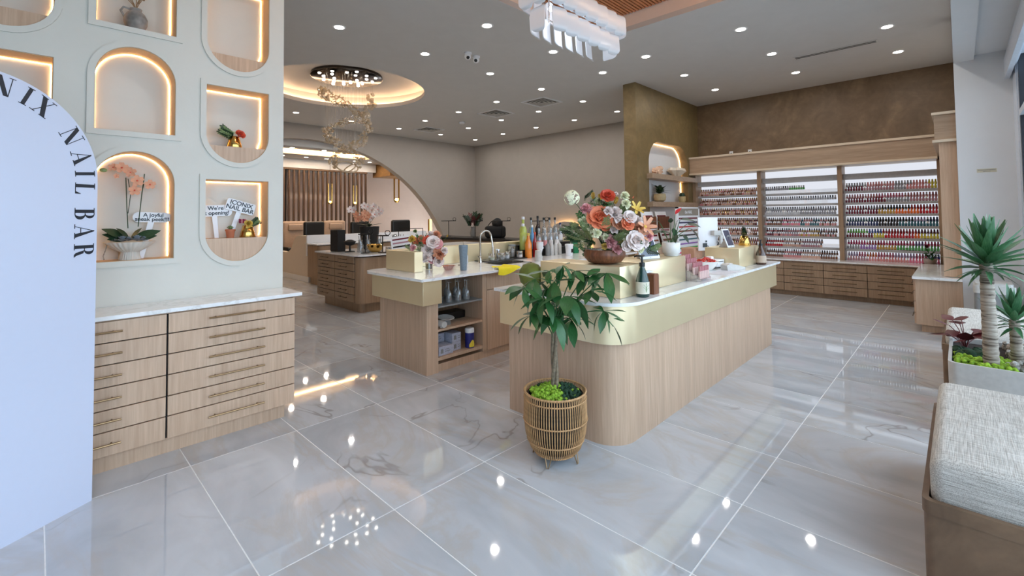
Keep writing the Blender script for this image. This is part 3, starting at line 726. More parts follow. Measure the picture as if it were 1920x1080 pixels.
# ------------------------------------------------------------------ polish display wall
t = thing('display_soffit', 'long oak soffit over the polish display', 'cabinet')
part('front_box', G().box(9.30, .212, 2.262, 9.775, 3.945, 2.56), 'oak_h', t)
part('edge_lip', G().box(9.28, .212, 2.555, 9.775, 3.945, 2.592).box(9.28, .212, 2.228, 9.775, 3.945, 2.262), 'oak_edge', t)
t = thing('side_tower', 'tall oak end tower with a projecting top box by the white column', 'cabinet')
part('side_box', G().box(7.50, .001, 2.30, 9.775, .19, 2.60), 'oak_h', t)
part('edge_lip', G().box(7.47, .001, 2.60, 9.775, .21, 2.63).box(7.47, .001, 2.270, 9.775, .21, 2.30), 'oak_edge', t)
part('side_post', G().box(7.53, .001, .672, 9.775, .155, 2.270), 'oak', t)
t = thing('polish_cabinet', 'long low oak drawer cabinet under the nail polish display', 'cabinet')
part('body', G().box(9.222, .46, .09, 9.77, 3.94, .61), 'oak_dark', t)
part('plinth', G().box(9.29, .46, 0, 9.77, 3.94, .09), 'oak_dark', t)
yc = [.503, 1.085, 1.672, 2.26, 2.85, 3.44]
drawer_bank(t, list(zip(yc[:-1], yc[1:])), [.085, .222, .345, .467, .583], 9.20, axis='y', wood_='oak_dark', hw=.32, hm='bronze_dark', hr=.005, gap=.008)
part('worktop', G().box(9.18, .44, .61, 9.77, 3.94, .635), 'quartz', t)
t = thing('side_cabinet', 'oak side cabinet with white top at the right end of the polish display', 'cabinet')
part('body', G().box(7.42, .001, .09, 9.17, .415, .635), 'oak', t)
part('plinth', G().box(7.47, .001, 0, 9.17, .37, .09), 'oak', t)
part('worktop', G().box(7.37, .001, .637, 9.175, .438, .667), 'quartz', t)
for z0, z1 in zip([.095, .23, .362, .494], [.226, .358, .49, .625]):
    for a in range(3): 
        d = part('drawer', G().box(7.44+a*.57, .415, z0, 7.44+a*.57+.566, .432, z1), 'oak', t)
        part('handle', G().cyl((7.56+a*.57, .455, z0+.07), (7.9+a*.57, .455, z0+.07), .005, seg=6), 'bronze_dark', d)
M['shelfgrey'] = plain('grey_shelf', (168, 168, 170), .5)
bays = [(.215, 1.405, 'right'), (1.475, 2.66, 'middle'), (2.725, 3.885, 'left')]
SHZ = [.635, .83, 1.022, 1.215, 1.412, 1.605, 1.80, 2.09]
t = thing('polish_shelving', 'backlit shelving of three bays for nail polish on the far right wall', 'shelf')
for yy in (.195, 1.44, 2.69, 3.915): part('upright', G().box(9.44, yy-.033, .636, 9.775, yy+.033, 2.226), 'oak_dark', t)
for (a, b, nm) in bays:
    part('light_panel', G().box(9.735, a, .64, 9.75, b, 2.225), 'led_panel', t, label='glowing white back panel')
    for z in SHZ[1:]: part('shelf', G().box(9.54, a+.002, z-(.038 if z < 2 else .09), 9.734, b-.002, z), 'shelfgrey', t)
    part('step', G().box(9.64, a+.002, SHZ[0]+.001, 9.734, b-.002, SHZ[0]+.063), 'clear', t)
    for z in SHZ[1:-1]: part('step', G().box(9.65, a+.002, z+.001, 9.734, b-.002, z+.063), 'clear', t)
PAL = {'rd': (190,36,44), 'wine': (110,28,44), 'pk': (232,120,150), 'hot': (235,60,120), 'nude': (214,170,150), 'brn': (128,84,64), 'grey': (150,150,156), 'slv': (196,198,204),
       'navy': (36,44,90), 'teal': (50,100,112), 'grn': (84,160,84), 'neon': (120,220,80), 'yel': (206,190,60), 'org': (232,110,40), 'pur': (150,110,180), 'lil': (200,180,220),
       'blk': (34,30,34), 'blue': (80,110,200), 'mauve': (178,130,140), 'gold': (190,150,70), 'wht': (236,234,230), 'rose': (214,140,140)}
NICE = {'rd': 'red', 'wine': 'wine red', 'pk': 'pink', 'hot': 'hot pink', 'nude': 'nude beige', 'brn': 'brown', 'grey': 'grey', 'slv': 'silver', 'navy': 'navy', 'teal': 'teal', 'grn': 'green', 'neon': 'neon green',
        'yel': 'yellow', 'org': 'orange', 'pur': 'purple', 'lil': 'lilac', 'blk': 'black', 'blue': 'blue', 'mauve': 'mauve', 'gold': 'gold', 'wht': 'white', 'rose': 'rose pink'}
for k, c in PAL.items(): M['p_'+k] = plain(k+'_nail_lacquer', c, .15, var=.02, spec=.6)
PK = list(PAL)
def pol(g, x, y, z, mi, cm, s=1.0):
    g.box(x-.015*s, y-.015*s, z, x+.015*s, y+.015*s, z+.040*s, mi); g.box(x-.0105*s, y-.0105*s, z+.040*s, x+.0105*s, y+.0105*s, z+.076*s, cm)
pm = {}
def polme(k, cap):
    if (k, cap) not in pm:
        g = G().rbox(-.0165, -.0165, 0, .0165, .0165, .044, .005, 1, 0).cyl((0,0,.044), (0,0,.080), .0125, .0105, 8, 1)
        pm[(k, cap)] = g.mesh('polish_bottle', ['p_'+k, 'p_'+cap], True)
    return pm[(k, cap)]
# colour runs: (front row, back row) for every shelf of the right bay, from its left end to its right end
RUN = {0: ([('mauve',8),('rose',14),('pk',10)], [('lil',4),('pk',3),('org',4),('pk',6),('lil',7),('pk',4),('blue',4)]),
       1: ([('grey',5),('pur',6),('gold',7),('grn',14)], [('hot',8),('rd',4),('hot',12),('pur',3),('hot',5)]),
       2: ([('wine',10),('yel',4),('rd',10),('org',2),('yel',6)], [('neon',8),('blue',5),('rd',12),('wine',7)]),
       3: ([('navy',12),('blk',7),('teal',13)], [('teal',10),('blk',14),('lil',4),('navy',4)]),
       4: ([('wine',12),('gold',6),('org',8),('rd',6)], [('rd',5),('wine',4),('grey',4),('blk',10),('rd',9)]),
       5: ([('wine',15),('grey',8),('mauve',9)], [('rose',12),('pk',9),('rose',11)]),
       6: ([('wine',7),('mauve',11),('grey',4),('rose',8),('yel',2)], [('grey',8),('rose',10),('grey',6),('rose',5),('yel',3)])}
SN = ['bottom', 'second', 'third', 'fourth', 'fifth', 'sixth', 'top filled']
stuff = G()
NB = 32; pitch = .0362
for si in range(7):
    for row in (0, 1):
        seq = [c for c, n_ in RUN[si][row] for _ in range(n_)][:NB]
        z = SHZ[si]+.001+(.064 if row else 0); x = 9.59 if row == 0 else 9.675
        for k, c in enumerate(seq):
            y = bays[0][1]-.03-k*pitch
            cap = c if k % 7 else 'wht'
            if k >= NB-21:
                lb = '%s polish bottle, %s row, %s shelf of the right bay' % (NICE[c], 'front' if not row else 'rear', SN[si])
                o = put('polish_bottle', polme(c, cap), None, (x, y, z)); o['label'] = lb; o['category'] = 'nail polish'
                o['group'] = '%s polish, %s shelf, %s row' % (NICE[c], SN[si], 'front' if not row else 'rear')
            else: pol(stuff, x, y, z, PK.index(c), PK.index(cap))
mid = {0: ['brn','rose','nude','brn'], 1: ['rd','nude','mauve','nude'], 2: ['wine','mauve','gold','brn'], 3: ['brn','pk','teal','brn'], 4: ['slv','grey'], 5: ['slv','slv'], 6: ['grey','grn','slv']}
rr = random.Random(3)
for bi, (a, b, nm) in enumerate(bays[1:]):
    for si in range(7):
        for row in (0, 1):
            if nm == 'middle' and si >= 5 and row == 0: continue
            nn = int((b-a-.04)/pitch)
            for k in range(nn):
                if nm == 'middle' and si == 6 and k > nn*.55: continue
                if nm == 'middle' and si == 1 and k > nn*.8: continue
                if nm == 'middle': c = mid[si][min(len(mid[si])-1, int(k/nn*len(mid[si])))]; c = rr.choice([c, c, 'rose' if si in (2, 3) else c]); cap = rr.choice(['blk', 'grey', 'slv', 'grey', 'wht'])
                else: c = rr.choice(['brn', 'nude', 'nude', 'brn', 'wine' if si in (3,) else 'nude', 'rose']); cap = 'blk' if row == 0 else 'brn'
                if nm == 'left': cap = rr.choice(['brn', 'nude', 'gold', 'brn', 'nude'])
                pol(stuff, 9.60 if row == 0 else 9.675, b-.03-k*pitch, SHZ[si]+.001+(.064 if row else 0), PK.index(c), PK.index(cap))
o = part('polish_bottles', stuff, ['p_'+k for k in PK], None, smooth=False, kind='stuff'); o['label'] = 'dense rows of small nail polish bottles filling the left and middle display bays'; o['category'] = 'nail polish'
for k, y in enumerate((3.28, 2.93)):
    solo('wall_outlet', G().rbox(9.765, y-.035, 2.60, 9.779, y+.035, 2.70, .003, 1).box(9.762, y-.012, 2.635, 9.766, y+.012, 2.665, 1), ['white', 'black'] , ['left white outlet plate on the brown wall above the soffit', 'right white outlet plate on the brown wall above the soffit'][k], 'outlet')
t = thing('wall_plaque', 'small cream plaque with two lines of tiny print on the white column', 'sign', (7.419, -.232, 1.90))
part('plate', G().box(-.003, -.078, -.02, 0, .078, .02), [plain('cream_plate', (206, 200, 176), .4)], t)
g = G()
for z in (.008, 0): g.box(-.0036, -.07, z, -.003, .07, z+.004)
g.box(-.0036, -.03, -.012, -.003, .03, -.008); part('print', g, 'grey', t)

# ------------------------------------------------------------------ benches, planter, bin
def bench(lbl, x0, x1, ztop, zc_, group=None):
    t = thing('bench', lbl, 'bench', (x0, -.42, 0)); L = x1-x0
    part('base', G().ext([rrect(0, 0, L, .555, .03, 4)], XY, .0, ztop-.05).ext([rrect(-.004, -.004, L+.004, .559, .03, 4), rrect(.02, .02, L-.02, .539, .02, 4)[::-1]], XY, ztop-.05, ztop), 'bench_wood', t)
    g = G().rbox(.03, .0, ztop-.05, L-.05, .535, zc_, .045, 5)
    part('cushion', g, 'linen', t, angle=80); return t
bench('nearest bench with a grey linen cushion on a brown veneered base', 2.372, 3.60, .362, .51)
bench('farther bench with a pale linen cushion beyond the yucca planter', 5.10, 6.5, .385, .49)
t = thing('planter', 'long pale grey rounded planter box holding the yucca trunks', 'planter', (4.10, -.43, 0))
part('box', G().ext([rrect(0, 0, .85, .515, .05, 6)], XY, 0, .42).ext([rrect(0, 0, .85, .515, .05, 6), rrect(.018, .018, .832, .497, .04, 6)[::-1]], XY, .42, .485), 'lgrey', t)
part('soil', G().ext([rrect(.018, .018, .832, .497, .04, 6)], XY, .42, .45), 'soil', t)
g = G(); rr = random.Random(5)
for k in range(210): g.ball((rr.uniform(.04, .34), rr.uniform(.20, .485), .462+rr.uniform(-.01, .025)), rr.uniform(.010, .019), 2, 0, .14)
part('bright_moss', g, 'moss_l', t, kind='stuff', label='bright green moss')
g = G()
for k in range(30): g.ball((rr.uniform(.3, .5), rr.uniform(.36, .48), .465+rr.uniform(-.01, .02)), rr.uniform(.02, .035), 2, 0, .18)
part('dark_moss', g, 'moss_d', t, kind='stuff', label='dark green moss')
g = G()
for k in range(130): g.ball((rr.uniform(.06, .8), rr.uniform(.04, .24), .465+rr.uniform(-.01, .05)), rr.uniform(.015, .035), 2, 0, .2)
part('grey_moss', g, [plain('grey_spanish_moss', (168, 164, 156), .9, var=.3, vs=90, bmp=.7)], t, kind='stuff', label='grey dried moss')
t = thing('waste_bin', 'grey bin with a sloped rounded top against the white column', 'bin', (6.95, -.385, 0))
part('body', G().ext([rrect(0, 0, .34, .30, .03, 4)], XY, 0, .58), 'grey', t)
part('lid', G().ext([rrect(-.006, -.006, .346, .306, .035, 4)], XY, .58, .66).ext([rrect(.01, .01, .33, .29, .035, 4)], XY, .66, .685), 'lgrey', t)

# ------------------------------------------------------------------ small helpers for placing things on real surfaces
CAMP = Vector((0, 0, 1.46))
def ray(u, v): return r2*((u-960)/864.6)-u2*((v-374.7)/864.6)+fw
def on_z(u, v, z): d = ray(u, v); return CAMP+d*((z-1.46)/d.z)
def on_y(u, v, y): d = ray(u, v); return CAMP+d*(y/d.y)
def on_x(u, v, x): d = ray(u, v); return CAMP+d*(x/d.x)
def deep(u, v, dep): return CAMP+ray(u, v)*dep
def depth_of(x, y): return x*cos(yaw)+y*sin(yaw)

# ------------------------------------------------------------------ flowers and leaves
def petal(g, mat_, L, W, cup, curl, n=3, mi=0):
    s0 = len(g.v); vs = []; fs = []
    for i in range(n+1):
        t = i/n; w_ = W*(sin(pi*min(.5+.0*t, .5)) if False else (math.sin(pi*(.12+.70*t))**.6))/2
        for j in (-1, -.4, .4, 1): vs.append((j*w_, L*t, cup*W*(j*j)*.5+curl*L*t*t))
    for i in range(n):
        for j in range(3): a = i*4+j; fs.append((a, a+1, a+5, a+4))
    g.add(vs, fs, mi); g.xf(mat_, s0)
def rose_mesh(name, r, mats):
    g = G(); rr = random.Random(11)
    for ring, (n, tilt, L, W, z) in enumerate(((3, 84, .5, .6, .1), (4, 78, .62, .8, .08), (5, 68, .75, 1.0, .03), (6, 52, .9, 1.15, -.02), (7, 30, .95, 1.2, -.1))):
        for k in range(n):
            a = 2*pi*k/n+ring*.6+rr.uniform(-.1, .1)
            m = Matrix.Rotation(a, 4, 'Z') @ Matrix.Translation((0, r*.06*ring, z*r+.05*r)) @ Matrix.Rotation(radians(tilt), 4, 'X')
            petal(g, m, L*r, W*r, .35, -.18 if ring > 2 else .1)
    return g.mesh(name, mats, True, 80, recalc=False)
def carn_mesh(name, r, mats):
    g = G(); rr = random.Random(4)
    for k in range(64):
        a = rr.uniform(0, 2*pi); t = rr.uniform(5, 88)
        petal(g, Matrix.Rotation(a, 4, 'Z') @ Matrix.Rotation(radians(t), 4, 'X') @ Matrix.Rotation(rr.uniform(-.5, .5), 4, 'Y'), r*rr.uniform(.75, 1.0), r*.5, rr.uniform(-.5, .7), rr.uniform(-.3, .3), 2)
    return g.mesh(name, mats, True, 80, recalc=False)
def star_mesh(name, r, mats, n=6, W=.4, tilt=30, curl=-.3, lip=True):
    g = G()
    for k in range(n): petal(g, Matrix.Rotation(2*pi*k/n, 4, 'Z') @ Matrix.Rotation(radians(tilt+(8 if k % 2 else 0)), 4, 'X'), r, r*W, .3, curl)
    if lip: g.ball((0, 0, r*.12), r*.16, 1, 1)
    return g.mesh(name, mats, True, 80, recalc=False)
def sprig_mesh(name, L, mats, n=13, lw=.22):
    g = G(); g.tube([(0, 0, 0), (L*.5, 0, L*.06), (L, 0, 0)], [.002, .0015, .001], 4)
    for k in range(n):
        t = .15+.85*k/(n-1); sd = 1 if k % 2 else -1
        m = Matrix.Translation((L*t, 0, 0)) @ Matrix.Rotation(radians(-90+sd*(58-20*t)), 4, 'Z')
        petal(g, m, L*.34*(1.1-.5*t), L*lw*.5, .2, .1, 2)
    return g.mesh(name, mats, True, 80, recalc=False)
FM = {}
def fm(kind, colr):
    key = (kind, colr)
    if key not in FM:
        if kind == 'rose': FM[key] = rose_mesh('rose', 1, [colr])
        elif kind == 'carnation': FM[key] = carn_mesh('carnation', 1, [colr])
        elif kind == 'lily': FM[key] = star_mesh('lily', 1, [colr, 'petal_yl'], 6, .36, 48, -.35)
        elif kind == 'tulip': FM[key] = star_mesh('tulip', 1, [colr, 'petal_yl'], 6, .5, 76, .05, False)
        elif kind == 'orchid': FM[key] = star_mesh('orchid', 1, [colr, 'petal_rd'], 5, .82, 12, -.08)
        elif kind == 'sprig': FM[key] = sprig_mesh('sprig', 1, [colr])
        elif kind == 'hydrangea':
            g = G(); rr = random.Random(2)
            for k in range(60):
                a, b = rr.uniform(0, 2*pi), math.acos(rr.uniform(-.3, 1)); p = Vector((sin(b)*cos(a), sin(b)*sin(a), cos(b)))*.8
                for q in range(4): petal(g, Matrix.Translation(p) @ p.to_track_quat('Z', 'Y').to_matrix().to_4x4() @ Matrix.Rotation(q*pi/2, 4, 'Z'), .2, .22, .2, 0, 1)
            FM[key] = g.mesh('hydrangea', [colr], True, 80, recalc=False)
    return FM[key]
def face(d, spin=0): return (Vector(d).normalized().to_track_quat('Z', 'Y').to_matrix() @ Matrix.Rotation(spin, 3, 'Z')).to_euler()
def bloom(t, base, kind, colr, p, r, d, name=None):
    o = put(name or kind, fm(kind, colr), t, Vector(p)-Vector(base), face(d, random.uniform(0, 6)), r); return o
def bouquet(t, base, flowers, root, rr, greens=26, gl=.16, gm='leaf_light', spread=.2, centre=None, depth0=3.2, px=265, stems=True):
    tc = -fw
    g = G(); rootv = Vector(root)-Vector(base)
    for (kind, colr, u, v, rpx) in flowers:
        r = rpx/864.6*depth0*(1.02 if kind == 'rose' else 1.12); dd = rr.uniform(-.07, .07)
        p = deep(u, v, depth0+dd-.10); d = (p-(centre or Vector(root)))
        d = d.normalized()*.6+tc*.8+Vector((0, 0, .25)); bloom(t, base, kind, colr, p, r, d)
        q = p-Vector(base); g.tube(bez(rootv, rootv*.6+q*.4+Vector((0, 0, .06)), q-Vector(d).normalized()*r*.2, 6), .0022, 5)
    if stems: part('stem', g, 'leaf', t, kind='stuff')
    for k in range(greens):
        a = rr.uniform(0, 2*pi); el = rr.uniform(.05, 1.4); L = gl*rr.uniform(.7, 1.2)
        d = Vector((cos(a)*cos(el), sin(a)*cos(el), sin(el))); p = (centre or Vector(root))+d*spread*rr.uniform(.25, .75)
        put('leaf_sprig', fm('sprig', gm if rr.random() < .7 else 'leaf'), t, p-Vector(base), aim(d+Vector((0, 0, .1)), rr.uniform(0, 6)), L)

# main bouquet in the turned wooden bowl
B0 = Vector((2.80, 1.81, 1.1125)); rr = random.Random(21)
t = thing('flower_arrangement', 'large mixed bouquet of orange and blush roses in a walnut bowl on the desk', 'flowers', B0)
part('bowl', G().lathe([(.07,0),(.115,.012),(.142,.045),(.146,.07),(.136,.098),(.128,.1),(.125,.085),(.09,.06)], 36), 'walnut', t)
part('moss', G().lathe([(.122,.075),(.07,.1),(.01,.105)], 20), 'leaf_dark', t)
FL = [('hydrangea','petal_cr',1072,371,15),('carnation','petal_pk',1099,394,12),('carnation','petal_cr',1095,415,11),('rose','petal_or',1124,411,21),('rose','petal_rd',1139,369,12),('rose','petal_or',1136,424,12),
      ('tulip','petal_yl',1112,372,13),('tulip','petal_yl',1153,381,14),('carnation','petal_yl',1127,369,6),('carnation','petal_cr',1171,369,9),('carnation','petal_cr',1173,383,9),('carnation','petal_wh',1152,403,15),
      ('lily','petal_yl',1192,394,15),('rose','petal_or',1176,421,11),('carnation','petal_wh',1191,417,13),('lily','petal_peach',1208,426,19),('lily','petal_peach',1200,441,14),('carnation','petal_cr',1119,438,9),
      ('carnation','petal_cr',1167,434,9),('carnation','petal_yl',1163,448,8),('carnation','petal_pk',1144,453,14),('carnation','petal_pk',1156,467,10),('rose','petal_wh',1189,452,16),('carnation','petal_cr',1174,446,9),
      ('carnation','petal_wh',1206,455,10),('tulip','petal_or',1186,372,5),('carnation','petal_wh',1155,364,4),('rose','petal_peach',1160,420,12),('carnation','petal_wh',1140,397,9),('carnation','petal_cr',1136,446,8),('rose','petal_wh',1180,408,11),('carnation','petal_pk',1180,436,9),('carnation','petal_peach',1196,428,9),
      ('carnation','petal_cr',1108,430,7),('carnation','petal_pk',1216,444,8),('carnation','petal_wh',1150,432,8),('carnation','petal_cr',1200,468,7),('rose','petal_wh',1174,462,9),('carnation','petal_yl',1134,462,7)]
bouquet(t, B0, FL, B0+Vector((0, 0, .09)), rr, 46, .13, 'leaf_light', .30, B0+Vector((0, 0, .12)), 3.22)
g = G()
for (u, v, du) in ((1078, 440, -1), (1090, 455, -1), (1108, 462, 0), (1085, 425, -1), (1100, 470, 0), (1130, 470, 1), (1215, 470, 1), (1150, 440, 0), (1110, 425, 0), (1100, 380, 0), (1125, 385, 0), (1140, 395, 0)):
    for q in range(5):
        p = deep(u+rr.uniform(-8, 8), v+rr.uniform(-8, 8), 3.32); put('leaf_sprig', fm('sprig', rr.choice(['leaf_dark', 'leaf_light', 'leaf'])), t, p-B0, aim(r2*(du+rr.uniform(-.8, .8))+Vector((0, 0, rr.uniform(-.3, .9)))-fw*.3, rr.uniform(0, 6)), rr.uniform(.06, .10))

# money tree in the rattan basket
PT = Vector((2.2, 1.79, 0))
t = thing('potted_tree', 'braided-trunk money tree in a rattan basket before the reception desk', 'potted plant', PT)
prof = [(.118,.045),(.150,.08),(.178,.16),(.188,.25),(.186,.33),(.180,.40)]
def prad(z):
    for (r0, z0), (r1, z1) in zip(prof[:-1], prof[1:]):
        if z0 <= z <= z1: return r0+(r1-r0)*(z-z0)/(z1-z0)
    return prof[-1][0]
part('inner_pot', G().lathe([(.08,.05),(.12,.06),(.165,.16),(.172,.27),(.168,.385),(.16,.385),(.158,.34)], 32), 'black_matte', t)
rg = G().tube([(prad(z), 0, z) for z in (.045,.06,.08,.12,.16,.21,.25,.29,.33,.365,.40)], .0036, 5)
rm = rg.mesh('rattan_rib', ['rattan'])
for k in range(76): put('rattan_rib', rm, t, (0, 0, 0), (0, 0, 2*pi*k/76))
for z in (.05, .125, .24, .365, .402):
    r = prad(z)+.003; n = 120
    g = G().tube([((r+.002*(1 if q % 2 else -1))*cos(2*pi*q/n), (r+.002*(1 if q % 2 else -1))*sin(2*pi*q/n), z+.004*sin(q*pi)) for q in range(n)], .0045 if z < .4 else .007, 5, closed=True)
    part('rattan_hoop', g, 'rattan', t)
for a in (200, 280, 20, 110):
    a = radians(a); p = Vector((.13*cos(a), .13*sin(a), .075)); s_ = Vector((-sin(a), cos(a), 0))*.022; q = Vector((.145*cos(a), .145*sin(a), .004))
    part('leg', G().tube([p+s_, q+s_*.25, q-s_*.25, p-s_], .0032, 6), 'pull', t)
part('soil', G().lathe([(.158,.345),(.01,.36)], 24), 'soil', t)
g = G(); g2 = G(); rr = random.Random(8)
for k in range(420):
    a, q = rr.uniform(0, 2*pi), math.sqrt(rr.random())*.148; x, y = q*cos(a), q*sin(a); z = .375+.045*(1-q/.15)+rr.uniform(0, .02)
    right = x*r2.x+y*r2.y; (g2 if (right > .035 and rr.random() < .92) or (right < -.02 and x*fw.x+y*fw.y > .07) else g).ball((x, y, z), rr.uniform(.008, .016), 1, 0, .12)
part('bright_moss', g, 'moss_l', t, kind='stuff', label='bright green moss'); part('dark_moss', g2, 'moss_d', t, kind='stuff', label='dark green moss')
for k in range(3):
    pts = [(.013*cos(2*pi*k/3+z*9)*(1-z*.25), .013*sin(2*pi*k/3+z*9)*(1-z*.25), .38+z) for z in [j*.44/22 for j in range(23)]]
    part('braided_stem', G().tube(pts, [.013-.004*j/22 for j in range(23)], 8), 'bark_g', t)
top = Vector((0, 0, .80))
lm = [leaf_mesh('leaf', 1, .33, ['leaf'], dr, .15, .58, 8) for dr in (.1, .35, .6)]
d0 = depth_of(PT.x, PT.y)
HUB = [(1065,555,-.10,.195,7),(1040,528,-.03,.15,6),(1003,523,.03,.15,6),(982,540,-.02,.15,5),(1108,545,-.06,.15,6),(1138,512,.02,.16,5),(1132,583,-.08,.13,5),(1036,592,-.10,.15,6),(1002,590,-.04,.16,6),
       (1072,600,.05,.15,6),(1078,508,.06,.14,5),(1020,560,-.08,.16,6),(1055,498,.0,.11,5),(1098,520,.08,.15,5),(1010,545,.1,.16,5),(1050,575,.1,.16,6),(1030,508,.08,.13,5)]
for (u, v, dz, L, n) in HUB:
    p = deep(u, v, d0+dz-.06)-PT; n = min(7, n+1)
    part('branch', G().tube(bez(top-Vector((0, 0, .03)), top*.5+p*.5+Vector((0, 0, .05)), p, 8), [.005]*3+[.0035]*5, 6), 'leaf', t)
    out = Vector((p.x, p.y, 0)); a0_ = math.atan2(out.y, out.x) if out.length > .03 else rr.uniform(0, 6)
    for k in range(n):
        a = a0_+(k-(n-1)/2)*(2*pi/(n+.6))+rr.uniform(-.2, .2)
        d = Vector((cos(a), sin(a), rr.uniform(-.75, .35)))
        put('leaf', rr.choice(lm), t, p, aim(d, rr.uniform(-.4, .4)), L*rr.uniform(.85, 1.28))
for (u, v, L, du, dzz) in ((1135,585,.13,.25,-1),(1150,610,.13,.5,-1.0),(1150,597,.07,.9,-.1),(1140,600,.08,-.6,.1)):
    p = deep(u, v, d0-.05)-PT; put('leaf', lm[0], t, p, aim(r2*du+Vector((0, 0, dzz))-fw*.2, rr.uniform(-.5, .5)), L)
p1 = deep(1132, 583, d0-.08)-PT; p2 = deep(1140, 600, d0-.05)-PT; p3 = deep(1150, 612, d0-.05)-PT
part('branch', G().tube([p1, p2, p3], .003, 5), 'leaf', t)

# yucca canes
t = thing('yucca', 'tall yucca with ringed grey trunk growing from the planter box', 'potted plant', (4.22, -.115, .45))
def yucca(t, h, r, n, L, seed, lean=(0, 0)):
    rr = random.Random(seed); pts = [(lean[0]*q, lean[1]*q, h*q) for q in [k/30 for k in range(31)]]
    part('trunk', G().tube(pts, [r*(1.15-.2*k/30)*(1+.09*(k % 2)) for k in range(31)], 14), 'bark', t, angle=70)
    base = Vector(pts[-1]); ms = [leaf_mesh('leaf', 1, .20, ['leaf_yucca'], dr, .35, .4, 6, .05) for dr in (-.05, .12, .3)]
    for k in range(n):
        a = k*2.39996; q = k/n; el = radians(-22+108*q**.8)
        d = Vector((cos(a)*cos(el), sin(a)*cos(el), sin(el)))
        put('leaf', ms[2] if q < .25 else ms[1] if q < .6 else ms[0], t, base+Vector((0, 0, -.05+.07*q)), aim(d, rr.uniform(-.3, .3)), L*(.62+.42*min(1, q*2))*rr.uniform(.85, 1.1))
yucca(t, .67, .032, 58, .285, 1, (-.01, .005))
t = thing('yucca', 'short yucca cane beside the tall one in the planter box', 'potted plant', (4.42, -.24, .45))
yucca(t, .30, .026, 34, .20, 2, (-.04, .01))
t = thing('potted_plant', 'dark red leafed plant at the back corner of the planter box', 'potted plant', (4.72, .0, .45)); rr = random.Random(9)
rl = leaf_mesh('leaf', 1, .72, ['darkred'], .2, -.1, .42, 6)
for k in range(13):
    a = rr.uniform(0, 6.28); el = rr.uniform(-.3, 1.0); d = Vector((cos(a)*cos(el), sin(a)*cos(el), sin(el))); h = rr.uniform(.06, .2)
    p = Vector((d.x*.1, d.y*.1, h)); part('stem', G().tube([(0, 0, 0), (p.x*.5, p.y*.5, h*.7), p], .003, 5), 'darkred', t)
    put('leaf', rl, t, p, aim(d, rr.uniform(-.5, .5)), rr.uniform(.10, .15))

# ------------------------------------------------------------------ glass chandelier in the coffer
CC = Vector((3.26, 2.35, 0))
t = thing('glass_chandelier', 'oblong chandelier of frosted glass plates hanging in the wood slat coffer', 'chandelier', (CC.x, CC.y, 2.90))
def frosted():
    m, nt, b = mk('frosted_glass_plate'); b.inputs['Base Color'].default_value = lin((206, 211, 218)); b.inputs['Roughness'].default_value = .22
    b.inputs['Emission Color'].default_value = lin((226, 234, 246)); b.inputs['Emission Strength'].default_value = .12; return m
M['frost'] = frosted(); M['bulb_soft'] = emis('soft_bulb', (240, 246, 255), 5)
pg = G(); W_, H_ = .148, .20
ol = rrect(-W_/2, 0, W_/2, H_, .045, 5)
def bend(a, b, d): return (a, d-.9*a*a*7, b)
pg.ext([ol], bend, -.004, .004); pm_ = pg.mesh('glass_plate', ['frost'], True, 50)
for tier, (hx, hy, z, n_long) in enumerate(((.53, .135, .205, 7), (.47, .10, .02, 6))):
    for k in range(n_long):
        x = -hx+2*hx*(k+.5)/n_long
        for sy_ in (-1, 1): put('glass_plate', pm_, t, (x, sy_*hy, z), (radians(4*sy_), 0, (0 if sy_ < 0 else pi)+radians(-14*(1 if sy_ < 0 else -1))))
    for sx_ in (-1, 1):
        for yy in ((-.07, .07) if tier == 0 else (-.0, )): put('glass_plate', pm_, t, (sx_*(hx+.02), yy, z), (0, radians(0), sx_*pi/2))
part('frame', G().tube([(p[0], p[1], .40) for p in rrect(-.48, -.11, .48, .11, .06, 6)], .008, 6, closed=True).cyl((-.48, 0, .40), (.48, 0, .40), .008).cyl((-.38, 0, .40), (-.38, 0, .12), .006).cyl((.38, 0, .40), (.38, 0, .12), .006)
     .cyl((-.38, 0, .14), (.38, 0, .14), .006), 'chrome', t)
for x in (-.35, .25):
    part('suspension_rod', G().cyl((x, 0, .40), (x, 0, 1.03), .007, seg=8), 'brass', t)
for k in range(5): part('bulb', G().ball((-.36+.18*k, 0, .24), .022, 2), 'bulb_soft', t)
lamp('chandelier_lamp', 'POINT', (CC.x, CC.y, 3.10), (0, 0, 0), 3, (.95, .97, 1.0), .12)

# spiral crystal chandelier in the round cove
S0 = Vector((3.84, 7.8, 2.25))
t = thing('spiral_chandelier', 'spiral chandelier of champagne glass petals hanging from a mirror disc', 'chandelier', S0)
part('canopy', G().lathe([(.60,1.695),(.61,1.70),(.61,1.735),(.5,1.738)], 48), [plain('black_chrome', (60, 58, 58), .12, 1.0)], t)
rr = random.Random(12); bulbm = G().lathe([(.012,0),(.024,.008),(.028,.02)], 14).mesh('bulb_glow', ['led_white'])
for k in range(20):
    a, q = k*2.4, .12+.40*math.sqrt((k+.5)/20); put('bulb', bulbm, t, (q*cos(a), q*sin(a), 1.676))
pt = G(); vs = []; fs = []
for i in range(6):
    tt = i/5
    for j in (-1, 0, 1): vs.append((tt-.5, j*.26*sin(pi*(.1+.8*tt)), .22*sin(tt*2*pi)+.1*j*j))
for i in range(5):
    for j in (0, 1): a = i*3+j; fs.append((a, a+1, a+4, a+3))
pt.add(vs, fs); ptm = pt.mesh('glass_petal', ['amber'], True, 80, recalc=False)
wires = G()
